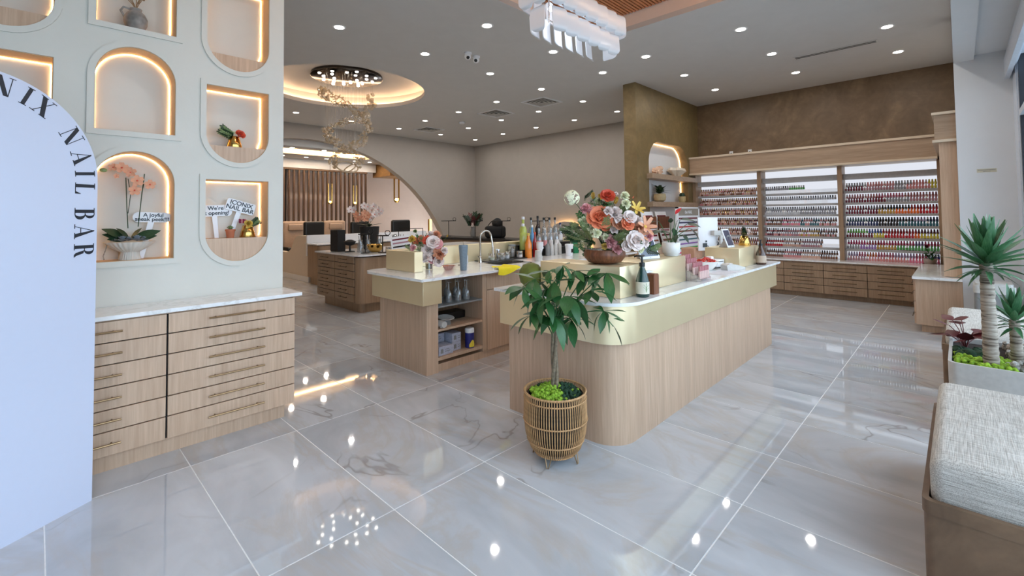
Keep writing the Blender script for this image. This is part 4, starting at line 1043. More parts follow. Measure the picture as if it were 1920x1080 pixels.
for k in range(270):
    q = (k % 150)/150 if k < 150 else .12+.88*(k-150)/120; ang = 2.34+q*2*pi*1.05 if k < 150 else -.8+(q-.12)*2*pi*1.15; z = 1.50-1.38*q
    R0 = .44*(1-.35*q)*(1.0 if q < .8 else 1-.8*(q-.8)); R0 += rr.uniform(-.06, .06); z += rr.uniform(-.09, .09)
    x, y = R0*cos(ang), R0*sin(ang)
    put('glass_petal', ptm, t, (x, y, z), (rr.uniform(-.5, .5), rr.uniform(-.5, .5), ang+pi/2+rr.uniform(-.6, .6)), .115)
    if k % 3 == 0: wires.tube([(x, y, z), (x, y, 1.695)], .0009, 3)
part('wires', wires, 'steel', t, smooth=False, kind='stuff')
part('glass_loop', G().tube([(.2*cos(a), .07*sin(a), .10+.10*sin(a)) for a in [j*2*pi/24 for j in range(24)]], .012, 6, closed=True), 'amber', t)
part('glass_loop', G().tube([(.07*cos(a)+.05, .18*sin(a), .08+.08*cos(a)) for a in [j*2*pi/24 for j in range(24)]], .012, 6, closed=True), 'amber', t)

# ------------------------------------------------------------------ things in the niches
t = thing('pottery_jug', 'weathered grey jug with dried branches in the top middle niche', 'vase', (.45, 3.985, 2.7305))
part('body', G().lathe([(.028,0),(.05,.02),(.064,.06),(.066,.09),(.05,.125),(.03,.145),(.034,.16),(.026,.16)], 28), 'stonegrey', t)
part('handle', G().tube([(-.03,0,.15),(-.065,0,.158),(-.08,0,.13),(-.062,0,.095)], .007, 8), 'stonegrey', t)
g = G(); rr = random.Random(3)
for k in range(8):
    d = Vector((rr.uniform(-1, 1), rr.uniform(-.2, .2), rr.uniform(.6, 1.4)))*.12
    g.tube(bez((0, 0, .14), Vector((0, 0, .2)), Vector((0, 0, .17))+d, 6), .0025, 4)
    for q in range(4): g.ball(tuple(Vector((0, 0, .17))+d*(.5+.16*q)), .008, 1)
part('dried_branches', g, [plain('dried_branch', (150, 122, 92), .9)], t)
def gold_vase(t, s=1.0): part('vase', G().lathe([(.046*s,0),(.048*s,.004),(.030*s,.078*s),(.026*s,.08*s),(.024*s,.075*s)], 6 if False else 24), 'brass', t, angle=50)
B1 = Vector((1.05, 3.985, 1.998)); t = thing('bud_vase', 'brass bud vase with dried greens and one coral rose in the niche', 'vase', B1); gold_vase(t, 1.12)
o = put('rose', fm('rose', 'petal_rd'), t, (.035, -.01, .105), face((.3, -1, .6)), .034); put('carnation', fm('carnation', 'petal_cr'), t, (-.005, -.01, .115), face((0, -1, 1)), .016)
for k in range(9): put('leaf_sprig', fm('sprig', 'leaf_light' if k % 2 else 'leaf_dark'), t, (0, 0, .08), aim((-1, -.2, .15+.1*k), k), .09+.012*(k % 3))
B2 = Vector((.437, 3.985, 1.191)); t = thing('orchid_bowl', 'fluted stone bowl of peach orchids and blue-grey succulents in the arched niche', 'potted plant', B2)
part('bowl', G().lathe([(.052,0),(.055,.008),(.045,.05),(.05,.055),(.075,.07),(.105,.095),(.125,.12),(.118,.122),(.10,.105)], 96, flute=.10, nf=28), 'stone', t, angle=60)
g = G(); rr = random.Random(6)
for (x, y, r) in ((-.045, -.05, .042), (.03, -.06, .045), (-.01, -.03, .03), (.07, -.03, .03), (-.08, -.02, .03)):
    for ring in range(3):
        for k in range(8-ring): petal(g, Matrix.Translation((x, y, .125+.006*ring)) @ Matrix.Rotation(2*pi*k/(8-ring)+ring*.4, 4, 'Z') @ Matrix.Rotation(radians(14+26*ring), 4, 'X'), r*(1-.2*ring), r*.6, .4, .1, 2)
part('succulent', g, 'succ', t)
lo = leaf_mesh('leaf', 1, .36, ['leaf_dark'], .15, .1, .55, 8)
for (u, v, L) in ((193, 431, .15), (184, 440, .135), (196, 452, .11), (307, 432, .155), (292, 445, .13), (268, 424, .09), (215, 424, .10)):
    p = on_y(u, v, 3.93)-B2; q = Vector((0, -.01, .135)); d = p-q; put('leaf', lo, t, q, aim(d+Vector((0, 0, .02)), 1.05 if d.x > 0 else -1.05), L*1.12)
for (pts, r) in (([(240, 428), (238, 390), (236, 333)], .003), ([(240, 400), (245, 365), (240, 335)], .0022), ([(259, 425), (264, 380), (271, 326)], .003), ([(262, 400), (266, 360), (270, 345)], .0022)):
    part('stem', G().tube([on_y(u, v, 3.975)-B2 for u, v in pts], r, 6), 'leaf_dark', t)
for (u, v, r) in ((228, 315, .032), (245, 323, .028), (212, 314, .022), (257, 339, .032), (252, 357, .03), (281, 346, .028), (218, 330, .014)):
    p = on_y(u, v, 3.955)-B2; put('orchid', fm('orchid', 'petal_peach'), t, p, face((rr.uniform(-.5, .3), -1, rr.uniform(-.1, .4)), rr.uniform(-.3, .3)), r*1.2)
part('bud', G().ball(tuple(on_y(194, 319, 3.96)-B2), .017, 2, 0, 0, (1.2, .8, .8)), 'leaf_light', t)
part('root', G().tube([(-.115, -.03, .12), (-.125, -.035, .07), (-.135, -.03, .035), (-.13, -.03, .01)], .003, 5), 'bark', t)
def stick_sign(lbl, base, w_, h_, zc_, lines, tilt, foot, rad=.03):
    t = thing('stick_sign', lbl, 'sign', base)
    part('stem', G().ext([[(foot-.014, 0), (foot+.014, 0), (.018, zc_), (-.018, zc_)]], XZ, .0, .004), 'white', t, smooth=False)
    s0 = G().ext([rrect(-w_/2, -h_/2, w_/2, h_/2, rad, 6)], XZ, -.005, -.001)
    pl = part('plate', s0, 'white', t, (0, 0, zc_), (0, tilt, 0))
    for i, l in enumerate(lines):
        o = put('lettering', text_mesh(l[0], l[1], 'ink'), pl, (l[2], -.0062, l[3]), (pi/2, 0, 0)); 
    return t
stick_sign('pill-shaped stick sign reading A joyful sneak peek in the orchid niche', (.560, 4.02, 1.1905), .215, .068, .282, [('A joyful', .036, .005, .015), ('sneak peek!!!', .036, 0, -.014)], radians(2), -.06, .033)
stick_sign("white stick sign reading We're soft opening in the lower right niche", (.93, 4.03, 1.3125), .24, .085, .205, [("We're", .040, .01, .018), ('soft opening!', .040, -.005, -.018)], radians(-2), .02, .03)
stick_sign('tilted white stick sign reading ICONIX NAIL BAR in the lower right niche', (1.03, 4.015, 1.3125), .205, .088, .235, [('ICONIX', .046, 0, .019), ('NAIL BAR', .046, 0, -.019)], radians(16), .0, .014)
for ch in COL.objects:
    if ch.name.startswith('stick_sign') and 'tilted' in ch['label']:
        for c in ch.children:
            if c.name.startswith('plate'): c.location.x += .075
            elif c.name.startswith('stem'): c.rotation_euler = (0, radians(18), 0)
t = thing('potted_succulent', 'tiny succulent in a terracotta pot between two stick signs', 'potted plant', (1.02, 3.955, 1.3125))
part('pot', G().lathe([(.024,0),(.030,.05),(.034,.05),(.034,.064),(.029,.064),(.028,.055)], 24), 'terra', t)
g = G()
for ring in range(3):
    for k in range(7-ring): petal(g, Matrix.Translation((0, 0, .058)) @ Matrix.Rotation(2*pi*k/(7-ring)+ring, 4, 'Z') @ Matrix.Rotation(radians(35+20*ring), 4, 'X'), .034, .014, .4, .1, 2)
part('succulent', g, 'leaf_light', t)
B3 = Vector((1.14, 3.965, 1.3125)); t = thing('bud_vase', 'brass bud vase with a yellow carnation and pink sprigs in the sign niche', 'vase', B3); gold_vase(t, 1.15)
put('carnation', fm('carnation', 'petal_yl'), t, (-.002, -.025, .10), face((0, -1, .5)), .036)
for k in range(8): put('carnation', fm('carnation', 'petal_pk' if k % 2 else 'magenta'), t, (-.055+.012*(k % 4), -.01, .115+.016*(k//4)), face((-.2, -1, 1)), .011)
for k in range(8): put('leaf_sprig', fm('sprig', 'leaf_dark' if k % 2 else 'leaf_light'), t, (.01, -.01, .09), aim((.9, -.1, .1+.14*k), k), .075)

# ------------------------------------------------------------------ things on the reception desk
DZ = .9055
g = G()
t = thing('pump_bottle', 'dark green pump bottle with a leaf label on the desk corner', 'bottle', (2.835, 1.540, DZ))
part('body', G().lathe([(.040,0),(.044,.006),(.044,.10),(.036,.135),(.020,.185),(.016,.195),(.016,.205)], 28), [plain('dark_green_glass', (22, 58, 52), .08, coat=.5)], t)
part('label', G().lathe([(.0447,.022),(.0447,.100)], 40, cap=False), [plain('cream_label', (222, 216, 196), .6)], t)
g = G()
for k, (a, z, L, r_) in enumerate(((0,.03,.05,0),(.0,.045,.03,.8),(.0,.05,.03,-.8),(.0,.06,.03,.7),(.0,.065,.03,-.7),(0,.072,.025,0))):
    g.add([(.0, -.0455, z), (L*.16*cos(r_)+L*.5*sin(r_), -.0455+.002, z+L*.5*cos(r_)), (L*sin(r_), -.0455+.006*abs(sin(r_)), z+L*cos(r_)), (-L*.16*cos(r_)+L*.5*sin(r_), -.0455+.002, z+L*.5*cos(r_))], [(0,1,2,3)])
part('leaf_print', g, 'leaf_light', t, rot=(0, 0, radians(-30)))
part('pump', G().lathe([(.019,.200),(.019,.225),(.008,.228),(.006,.262),(.012,.264),(.012,.275)], 18).tube([(0,0,.270),(-.02,.03,.271),(-.03,.042,.264)], .006, 6).rbox(-.04,-.012,.268,.02,.012,.277,.003,1), 'black', t)
t = thing('pump_bottle', 'brown pump bottle with a cream label at the far end of the desk', 'bottle', (5.375, 1.532, DZ))
part('body', G().lathe([(.046,0),(.050,.006),(.050,.10),(.042,.130),(.020,.180),(.017,.2)], 28), [plain('brown_glass', (74, 48, 34), .1, coat=.4)], t)
part('label', G().lathe([(.0507,.022),(.0507,.096)], 40, cap=False), [plain('cream_label_two', (196, 176, 156), .6)], t)
part('pump', G().lathe([(.020,.198),(.020,.22),(.008,.224),(.006,.25),(.012,.252),(.012,.262)], 18).rbox(-.045,-.01,.254,.02,.01,.264,.003,1), 'black', t)
t = thing('card_holder', 'small wooden card box with a rounded white top behind the green pump bottle', 'box', (2.975, 1.545, DZ))
part('box', G().ext([rrect(-.03, 0, .045, .14, [.0,.02,.02,0], 5)], XZ, -.03, .03), 'walnut', t)
part('card', G().box(-.03, .02, .142, .06, .05, .150).rbox(-.045, .031, .0, .05, .052, .155, .004, 1), 'white', t)
def tablet(lbl, base, rz, w_, h_, lean):
    t = thing('tablet', lbl, 'tablet', base, rz)
    b = part('case', G().rbox(-w_/2, -.006, 0, w_/2, .006, h_, .006, 3), 'white', t, rot=(radians(-lean), 0, 0))
    part('screen', G().ext([rrect(-w_/2+.014, .020, w_/2-.014, h_-.016, .004, 2)], XZ, -.0072, -.0062), [plain('tablet_screen', (74, 80, 98), .12, coat=.6, var=.05)], b, smooth=False)
    part('home_button', G().lathe([(.005,0),(.005,.001)], 14), 'lgrey', b, (0, -.0064, .010), (pi/2, 0, 0))
    part('stand', G().add([(-.03,.004,.0),(.03,.004,.0),(.03,h_*.55,.0),(-.03,h_*.55,.0),(-.03,.02,h_*.6),(.03,.02,h_*.6)], [(0,1,2,3),(2,3,4,5),(0,3,4),(1,2,5)]), 'lgrey', t, (0, .006, .001), smooth=False)
    return t
tablet('front white tablet on a stand beside the bouquet', (3.26, 1.70, 1.1135), radians(-16), .205, .205, 24)
tablet('rear white tablet on a stand on the far brass box', (4.99, 1.70, 1.1015), radians(-6), .15, .20, 20)
# anthurium
AN = Vector((3.625, 1.705, 1.1125)); t = thing('potted_anthurium', 'anthurium with one red flower in a ribbed white pot on the desk', 'potted plant', AN)
part('pot', G().lathe([(.05,0),(.055,.004),(.056,.02),(.066,.025),(.070,.11),(.066,.112),(.062,.10)], 72, flute=.04, nf=36), 'white_gloss', t, angle=70)
part('soil', G().lathe([(.062,.095),(.01,.098)], 16), 'soil', t)
al = leaf_mesh('leaf', 1, .62, ['leaf_dark'], .25, .12, .3, 7); rr = random.Random(17)
dA = depth_of(AN.x, AN.y)
for (u, v, L, cx, cz, mt) in ((1240,432,.12,-1,-.15,0),(1255,436,.10,-.7,.2,0),(1293,428,.13,1,-.9,0),(1288,420,.11,.8,.0,0),(1275,412,.13,1,.12,1),(1235,415,.10,-1,.1,1),(1258,418,.07,-.2,.6,1),(1268,418,.07,.3,.7,1),(1280,440,.09,.5,-.6,0),(1262,428,.09,.1,-.5,0),(1268,440,.08,-.3,-.5,0)):
    p = deep(u, v, dA+rr.uniform(-.05, .05))-AN; q = Vector((rr.uniform(-.02, .02), rr.uniform(-.02, .02), .095))
    part('stem', G().tube(bez(q, (q+p)/2+Vector((0, 0, .03)), p, 6), .0028, 5), 'leaf', t)
    put('leaf', al, t, p, aim(r2*cx+Vector((0, 0, cz))-fw*.4, rr.uniform(-.4, .4)), L)
p = deep(1266, 402, dA-.03)-AN; part('stem', G().tube([(0, 0, .095), p*.6, p], .0025, 5), 'leaf', t)
rs = leaf_mesh('spathe', 1, .5, [plain('coral_red_spathe', (222, 60, 68), .25)], -.1, .5, .4, 6); put('spathe', rs, t, p, aim(r2*.8+Vector((0, 0, .7)), .6), .075)
# pink bottle rack
t = thing('gloss_rack', 'stepped clear rack of pink lip gloss tubes on the desk front', 'rack', (3.71, 1.50, DZ))
g = G()
for k in range(4): g.box(0, .035+.05*k, 0, .20, .038+.05*k, .05+.028*k); g.box(0, .0+.05*k, .02+.028*k, .20, .035+.05*k, .023+.028*k)
g.add([(0,0,0),(0,.20,0),(0,.20,.14),(0,0,.03)], [(0,1,2,3)]).add([(.2,0,0),(.2,.20,0),(.2,.20,.14),(.2,0,.03)], [(0,1,2,3)])
part('stand', g, [thin_glass('clear_acrylic', (240, 236, 240), gloss=.2, diffuse=.08)], t, smooth=False)
tb = G().lathe([(.0115,0),(.0115,.058),(.009,.06)], 10, mi=0).lathe([(.0095,.060),(.0095,.096),(.007,.098)], 10, mi=1)
tm = tb.mesh('gloss_tube', [plain('rose_lacquer', (226, 190, 182), .12, coat=.6), plain('pink_cap', (186, 120, 124), .25)])
for r_ in range(4):
    for k in range(6):
        o = put('gloss_tube', tm, None, (3.71+.02+k*.032, 1.518+.05*r_, DZ+.024+.028*r_)); o['label'] = 'pink lip gloss tube standing in the clear rack, %s step' % ['front', 'second', 'third', 'rear'][r_]; o['category'] = 'cosmetics'; o['group'] = 'gloss tubes on the %s step' % ['front', 'second', 'third', 'rear'][r_]
t = thing('candy_bowl', 'white bowl heaped with red wrapped candies behind the gloss rack', 'bowl', (4.55, 1.79, DZ))
part('bowl', G().lathe([(.05,0),(.06,.006),(.10,.05),(.118,.085),(.113,.086),(.09,.05)], 32), 'white_gloss', t)
g = G(); rr = random.Random(2)
for k in range(70): 
    a, q = rr.uniform(0, 6.28), rr.uniform(0, .095); s0 = len(g.v); g.rbox(-.016, -.009, -.007, .016, .009, .007, .004, 1); g.xf(Matrix.Translation((q*cos(a), q*sin(a), .075+.03*(1-q/.1)+rr.uniform(0, .008))) @ Euler((rr.uniform(-1, 1), rr.uniform(-1, 1), rr.uniform(0, 6))).to_matrix().to_4x4(), s0)
part('candies', g, [plain('red_wrappers', (200, 60, 50), .3, var=.3, vs=80)], t, kind='stuff')
# monitor seen from behind
t = thing('monitor', 'white point of sale monitor on a stand, seen from behind', 'monitor', (5.72, 2.13, DZ), radians(-28))
part('stand', G().rbox(-.10, -.08, 0, .10, .08, .012, .004, 1).rbox(.05, -.03, .012, .09, .0, .34, .006, 2).rbox(-.04, -.03, .28, .09, .03, .34, .006, 2), 'lgrey', t)
part('panel', G().rbox(-.22, .03, .10, .07, .05, .50, .008, 2), 'white', t)
part('port_cover', G().box(-.16, .024, .14, -.10, .031, .19).box(-.12, .025, .20, -.10, .031, .22), 'black', t)
part('cable', G().tube(bez((-.10, .02, .16), (-.04, -.02, .05), (.02, -.03, .20), 12), .005, 6).tube(bez((.05, .03, .2), (.12, .05, .2), (.10, .06, .03), 10), .005, 6), 'black', t)
t = thing('cardboard_box', 'small brown cardboard box behind the monitor cable', 'box', (5.62, 2.38, DZ)); part('box', G().rbox(-.12, -.08, 0, .12, .08, .13, .004, 1), [plain('kraft', (190, 148, 122), .8)], t)
t = thing('receipt_printer', 'small white receipt printer beside the candy bowl', 'printer', (4.75, 1.80, DZ), radians(-10))
part('body', G().rbox(-.02, -.05, 0, .13, .07, .085, .008, 2), 'white', t); part('paper', G().rbox(-.075, -.03, .005, -.03, .03, .12, .006, 2), 'white', t)
part('slot', G().box(.0, -.0505, .06, .11, -.0502, .066).box(-.07, -.04, .0, .12, -.052, .012), 'black', t)
t = thing('card_reader', 'grey handheld card reader lying at the desk front', 'card reader', (4.70, 1.60, DZ), radians(-22))
part('body', G().ext([[(-.10, .0), (.13, .0), (.14, .02), (.02, .052), (-.07, .065), (-.11, .05)]], XZ, -.04, .04), 'lgrey', t); part('screen', G().box(-.07, -.03, .0625, -.02, .03, .0655), 'white', t)
part('keypad', G().box(.03, -.03, .048, .10, .03, .050), 'grey', t, rot=(0, radians(14), 0), loc=(.0, 0, .006))
solo('desk_mat', G().rbox(4.25, 1.50, DZ, 4.62, 1.68, DZ+.002, .001, 1), [plain('paper', (214, 214, 220), .5)], 'white paper sheet lying on the desk by the card reader', 'paper')
t = thing('bud_vase', 'brass bud vase with a white bloom on the far brass box', 'vase', (5.40, 1.70, 1.1015)); gold_vase(t, 1.3)
put('carnation', fm('carnation', 'petal_wh'), t, (.02, -.02, .15), face((.2, -1, .3)), .038)
for k in range(7): put('leaf_sprig', fm('sprig', 'leaf_dark'), t, (0, 0, .1), aim((-.8, -.2, .3+.15*k), k), .11)
t = thing('green_coconut', 'large round green pomelo on the left end of the reception desk', 'fruit', (2.66, 2.385, DZ))
part('fruit', G().lathe([(.008,.0),(.05,.008),(.082,.04),(.093,.09),(.088,.13),(.06,.17),(.02,.186),(.004,.185)], 28), [plain('pomelo_skin', (100, 112, 40), .6, var=.28, vs=14, bmp=.3)], t)
part('stem_scar', G().lathe([(.012,.182),(.008,.19)], 10), 'bark_g', t)
# ------------------------------------------------------------------ display boards behind the desk, on the pier
bk = thing('shade_board_stand', 'white framed shade chart stand with a header near the pier niche', 'display stand', (7.25, 3.30, 0), radians(0))
part('frame', G().box(-.02, -.02, 0, .02, .02, 1.56).box(.82, -.02, 0, .86, .02, 1.56).box(-.02, -.02, 1.535, .86, .02, 1.56).box(-.02, -.05, 0, .86, .25, .03), 'white', bk)
part('header', G().box(.02, -.012, 1.42, .82, .012, 1.535), [plain('taupe_header', (148, 140, 128), .5)], bk)
hd = put('lettering', text_mesh('the NAIL', .075, 'white'), bk, (.42, -.0135, 1.475), (pi/2, 0, 0))
part('panel', G().box(.02, -.008, .5, .82, .008, 1.42), 'white', bk)
for k, c in enumerate(['wine', 'navy', 'rd', 'brn', 'blk', 'teal', 'pur', 'grn', 'hot', 'brn', 'nude', 'gold', 'mauve']):
    part('swatch_row', G().box(.05, -.012, 1.36-.07*k, .79, -.008, 1.385-.07*k), 'p_'+c, bk)
for k, (x, lb) in enumerate(((7.05, 'left tilted dark shade chart board leaning by the pier'), (7.55, 'right tilted shade chart board with a brown easel by the pier'))):
    t = thing('shade_board', lb, 'display board', (x, 3.70, .9055))
    part('easel', G().box(.0, .06, 0, .4, .085, .50).box(-.02, -.06, 0, .42, .12, .02), 'walnut', t)
    b = part('board', G().box(0, -.012, .02, .40, 0, .60), 'white', t, rot=(radians(-14), 0, 0))
    for q in range(6): part('swatch_row', G().box(.04, -.015, .08+.085*q, .36, -.012, .11+.085*q), 'p_'+['brn', 'wine', 'mauve', 'blk', 'brn', 'wine'][q], b)
solo('display_counter', G().box(7.0, 3.60, 0, 9.1, 3.93, .88).rbox(6.98, 3.58, .88, 9.12, 3.93, .905, .002, 1), ['oak'], 'oak counter holding tilted shade charts before the pier', 'counter')
# items in the pier niche
SZ = 2.171
t = thing('decor_sculpture', 'left peach ceramic coral sculpture on the upper pier shelf', 'ornament', (7.95, 3.97, SZ)); part('body', G().ball((0, 0, .07), .10, 3, 0, .28, (1.5, .6, .7)).ball((.1, 0, .12), .05, 2, 0, .3), [plain('coral_ceramic', (222, 188, 160), .6)], t)
t = thing('decor_sculpture', 'right cream folded ceramic shell on the upper pier shelf', 'ornament', (8.75, 3.97, SZ))
g = G(); g.lathe([(.06,0),(.12,.06),(.19,.12),(.16,.17),(.10,.13),(.02,.10)], 30, flute=.5, nf=5, sx=1.1, sy=.55); part('shell', g, [plain('cream_ceramic', (226, 216, 198), .5)], t)
t = thing('potted_plant', 'dark leafy plant in a round pot on the lower pier shelf', 'potted plant', (8.0, 3.96, 1.671)); rr = random.Random(4)
part('pot', G().lathe([(.06,0),(.10,.03),(.115,.09),(.10,.15),(.085,.15)], 24), [plain('sand_pot', (176, 160, 124), .7, var=.1)], t)
pl_ = leaf_mesh('leaf', 1, .3, ['leaf_dark'], .5, .2, .45, 6)
for k in range(22):
    a = k*2.4; el = rr.uniform(.15, 1.3); put('leaf', pl_, t, (0, 0, .14), aim((cos(a)*cos(el), sin(a)*cos(el)*.4, sin(el)), 0), rr.uniform(.16, .27))
t = thing('potted_plant', 'tiny cactus in a tall pot at the right of the lower pier shelf', 'potted plant', (8.95, 3.96, 1.671))
part('pot', G().lathe([(.05,0),(.07,.04),(.07,.12),(.06,.12)], 20), [plain('sand_pot_two', (184, 164, 120), .7, var=.1)], t); part('cactus', G().lathe([(.04,.11),(.05,.15),(.035,.19),(.005,.2)], 14, flute=.12, nf=12), 'leaf_dark', t)
t = thing('potted_plant', 'green plant with a dark red bloom in a pale pot by the polish shelves', 'potted plant', (9.33, .34, .668 if False else .636)); rr = random.Random(14)
part('pot', G().lathe([(.055,0),(.06,.004),(.085,.10),(.08,.104),(.072,.09)], 24), [plain('pale_rose_pot', (196, 180, 172), .7)], t); part('soil', G().lathe([(.072,.085),(.01,.09)], 14), 'soil', t)
for k in range(26):
    a = k*2.4; el = rr.uniform(-.2, 1.2); put('leaf', pl_ if k % 2 else lm[0], t, (cos(a)*.02, sin(a)*.02, .09+rr.uniform(0, .1)), aim((cos(a)*cos(el), sin(a)*cos(el), sin(el)), 0), rr.uniform(.10, .17))
part('stem', G().tube([(0, 0, .09), (.01, .02, .2), (.0, .03, .27)], .004, 5), 'leaf', t); put('carnation', fm('carnation', 'darkred'), t, (.0, .03, .28), face((-1, 0, .5)), .03)

# ------------------------------------------------------------------ things on the refreshment bar
BZ = .9025
t = thing('tumbler', 'speckled blue-grey travel tumbler with a straw on the bar', 'cup', (3.05, 3.66, BZ))
part('cup', G().lathe([(.032,0),(.035,.004),(.040,.14),(.047,.235),(.047,.245)], 28), 'tumbler', t); part('lid', G().lathe([(.047,.245),(.044,.258),(.01,.26)], 28), 'tumbler', t); part('straw', G().cyl((.005,0,.25),(-.005,0,.29), .004, seg=8), 'steel', t)
t = thing('cleaning_cloth', 'yellow microfibre cloth draped over the bar worktop edge', 'cloth', (3.42, 3.40, BZ))
g = G(); nu, nv = 22, 16; vs = []; rr = random.Random(5)
for j in range(nv+1):
    for i in range(nu+1):
        a = i/nu; b = j/nv; x = -.14+.34*a+.05*b*(1-a); y = .20*b-.055; z = .004+.011*abs(sin(a*9+b*4))*(1 if b > .3 else .5)+.010*sin(a*5+1)**2
        if b < .22: y = -.012-.004*sin(a*12); z = -(.22-b)*.30*(.6+.4*sin(a*4+.5))+.004
        y += -.0+ .05*a*b
        vs.append((x, y, z))
g.add(vs, [(j*(nu+1)+i, j*(nu+1)+i+1, (j+1)*(nu+1)+i+1, (j+1)*(nu+1)+i) for j in range(nv) for i in range(nu)])
part('cloth', g, 'towel', t, angle=80)
t = thing('faucet', 'tall brushed gooseneck faucet with pull-down spout at the sink', 'faucet', (3.64, 4.06, BZ))
pts = [(0, 0, 0), (0, 0, .30)]+[(.075-.075*cos(a), -.03*sin(a/2), .30+.075*sin(a)) for a in [k*pi/10 for k in range(1, 11)]]+[(.15, -.05, .22), (.152, -.055, .15)]
part('neck', G().tube(pts, .012, 12), 'steel', t); part('base', G().lathe([(.024,0),(.024,.01),(.016,.03),(.016,.07),(.012,.075)], 20), 'steel', t)
part('spray_head', G().cyl((.152,-.055,.18), (.153,-.056,.06), .016, .018, 14), 'steel', t); part('lever', G().cyl((0,0,.05), (-.06,-.03,.085), .007, .005, 8), 'steel', t)
t = thing('soap_dispenser', 'white hand soap bottle with black pump at the back of the bar', 'bottle', (3.50, 4.16, BZ))
part('body', G().lathe([(.027,0),(.03,.005),(.03,.09),(.012,.11),(.012,.115)], 20), 'white', t); part('pump', G().lathe([(.013,.113),(.013,.13),(.005,.132),(.005,.16)], 14).rbox(-.03,-.008,.155,.012,.008,.165,.002,1), 'black', t)
t = thing('coaster', 'thin dark bottle opener lying behind the pink glass dish', 'opener', (3.36, 4.06, BZ)); part('body', G().rbox(-.05,-.012,0,.05,.012,.006,.002,1), 'black', t)
t = thing('glass_dish', 'small pink pressed-glass dish beside the bar bouquet', 'dish', (2.96, 3.79, BZ)); part('dish', G().lathe([(.03,0),(.035,.004),(.065,.045),(.063,.047),(.034,.010),(.005,.008)], 40, flute=.12, nf=16), 'pinkglass', t)
B4 = Vector((2.86, 3.99, BZ)); t = thing('flower_arrangement', 'blush and coral bouquet in a glass vase on the bar end', 'flowers', B4); rr = random.Random(31)
part('vase', G().lathe([(.035,0),(.04,.004),(.04,.095),(.037,.095),(.036,.01)], 24), 'clear', t)
part('water', G().lathe([(.034,.008),(.034,.06)], 20), 'leaf_dark', t)
FL2 = [('rose','petal_wh',812,455,11),('rose','petal_pk',820,458,9),('rose','petal_wh',804,470,12),('rose','petal_pk',812,482,11),('carnation','petal_peach',824,476,12),('carnation','petal_wh',800,483,10),('rose','petal_rd',803,452,9),
       ('carnation','petal_or',783,452,8),('carnation','petal_yl',773,449,7),('carnation','petal_peach',790,448,7),('carnation','petal_cr',787,467,6),('carnation','petal_pk',775,465,6),('carnation','petal_peach',818,442,9),('carnation','petal_wh',808,440,7),('rose','petal_wh',822,490,9),
       ('carnation','leaf_light',779,434,4),('tulip','petal_yl',838,444,6),('carnation','petal_wh',833,470,7)]
bouquet(t, B4, FL2, B4+Vector((0, 0, .08)), rr, 36, .10, 'leaf_light', .20, B4+Vector((0, 0, .15)), depth_of(B4.x, B4.y))
t = thing('tray', 'black serving tray under the glass jars by the sink', 'tray', (4.06, 4.13, BZ)); part('tray', G().rbox(-.34,-.13,0,.34,.13,.012,.005,2), 'tray', t)
JR = [(3.86,4.10,'front left lidded glass jar on the black tray'),(3.99,4.06,'second lidded glass jar on the black tray'),(4.12,4.10,'third lidded glass jar on the black tray'),(4.22,4.18,'rear lidded glass jar on the black tray'),(4.33,4.07,'right lidded glass jar on the black tray')]
for k, (x, y, lb) in enumerate(JR):
    t = thing('glass_jar', lb, 'jar', (x, y, BZ+.013), 0, 'lidded jars on the bar tray')
    part('jar', G().lathe([(.040,0),(.042,.005),(.042,.058),(.036,.064)], 24), 'clear', t); part('contents', G().lathe([(.036,.004),(.037,.03+.006*(k % 3))], 18), ['petal_cr', 'lgrey', 'white', 'stone', 'petal_wh'][k], t)
    part('lid', G().lathe([(.043,.063),(.043,.080),(.04,.083)], 24), 'steel', t)
t = thing('glass_canister', 'tall lidded glass canister behind the jars', 'jar', (4.33, 4.21, BZ+.0)); t.location = (4.33, 4.21, BZ+.013)
part('jar', G().lathe([(.043,0),(.045,.005),(.045,.14)], 24), 'clear', t); part('contents', G().lathe([(.038,.004),(.038,.10)], 18), 'lgrey', t); part('lid', G().lathe([(.047,.14),(.047,.158),(.043,.16)], 24), 'grey', t)
solo('shaker_cup', G().lathe([(.026,0),(.034,.115),(.032,.116),(.025,.01)], 24), 'chrome', 'shiny steel mixing cup among the jars', 'cup', (4.06, 4.20, BZ+.013))
solo('paper_cup', G().lathe([(.048,0),(.038,.125),(.035,.127)], 28), 'lgrey', 'upturned pale grey paper cup at the bar front', 'cup', (4.22, 3.66, BZ))
solo('saucer', G().lathe([(.02,0),(.055,.008),(.052,.012),(.02,.006)], 24), 'white_gloss', 'small white saucer next to the upturned cup', 'saucer', (4.07, 3.70, BZ))
t = thing('skull_cup', 'white milkshake-shaped cup with dark print beside the bottles', 'cup', (4.55, 3.92, BZ)); part('cup', G().lathe([(.034,0),(.024,.05),(.026,.07),(.044,.13),(.046,.20),(.05,.205),(.046,.206)], 24), 'white', t)
part('print', G().lathe([(.0465,.15),(.0475,.185)], 12, cap=False).box(-.02, -.047, .12, .02, -.042, .14), 'white', t)
t = thing('bottle_riser', 'black stepped riser holding the drink bottles on the bar', 'riser', (5.0, 4.18, BZ))
part('steps', G().box(-.59,-.10,0,.55,-.0,.10).box(-.59,0,0,.55,.09,.16), 'black', t)
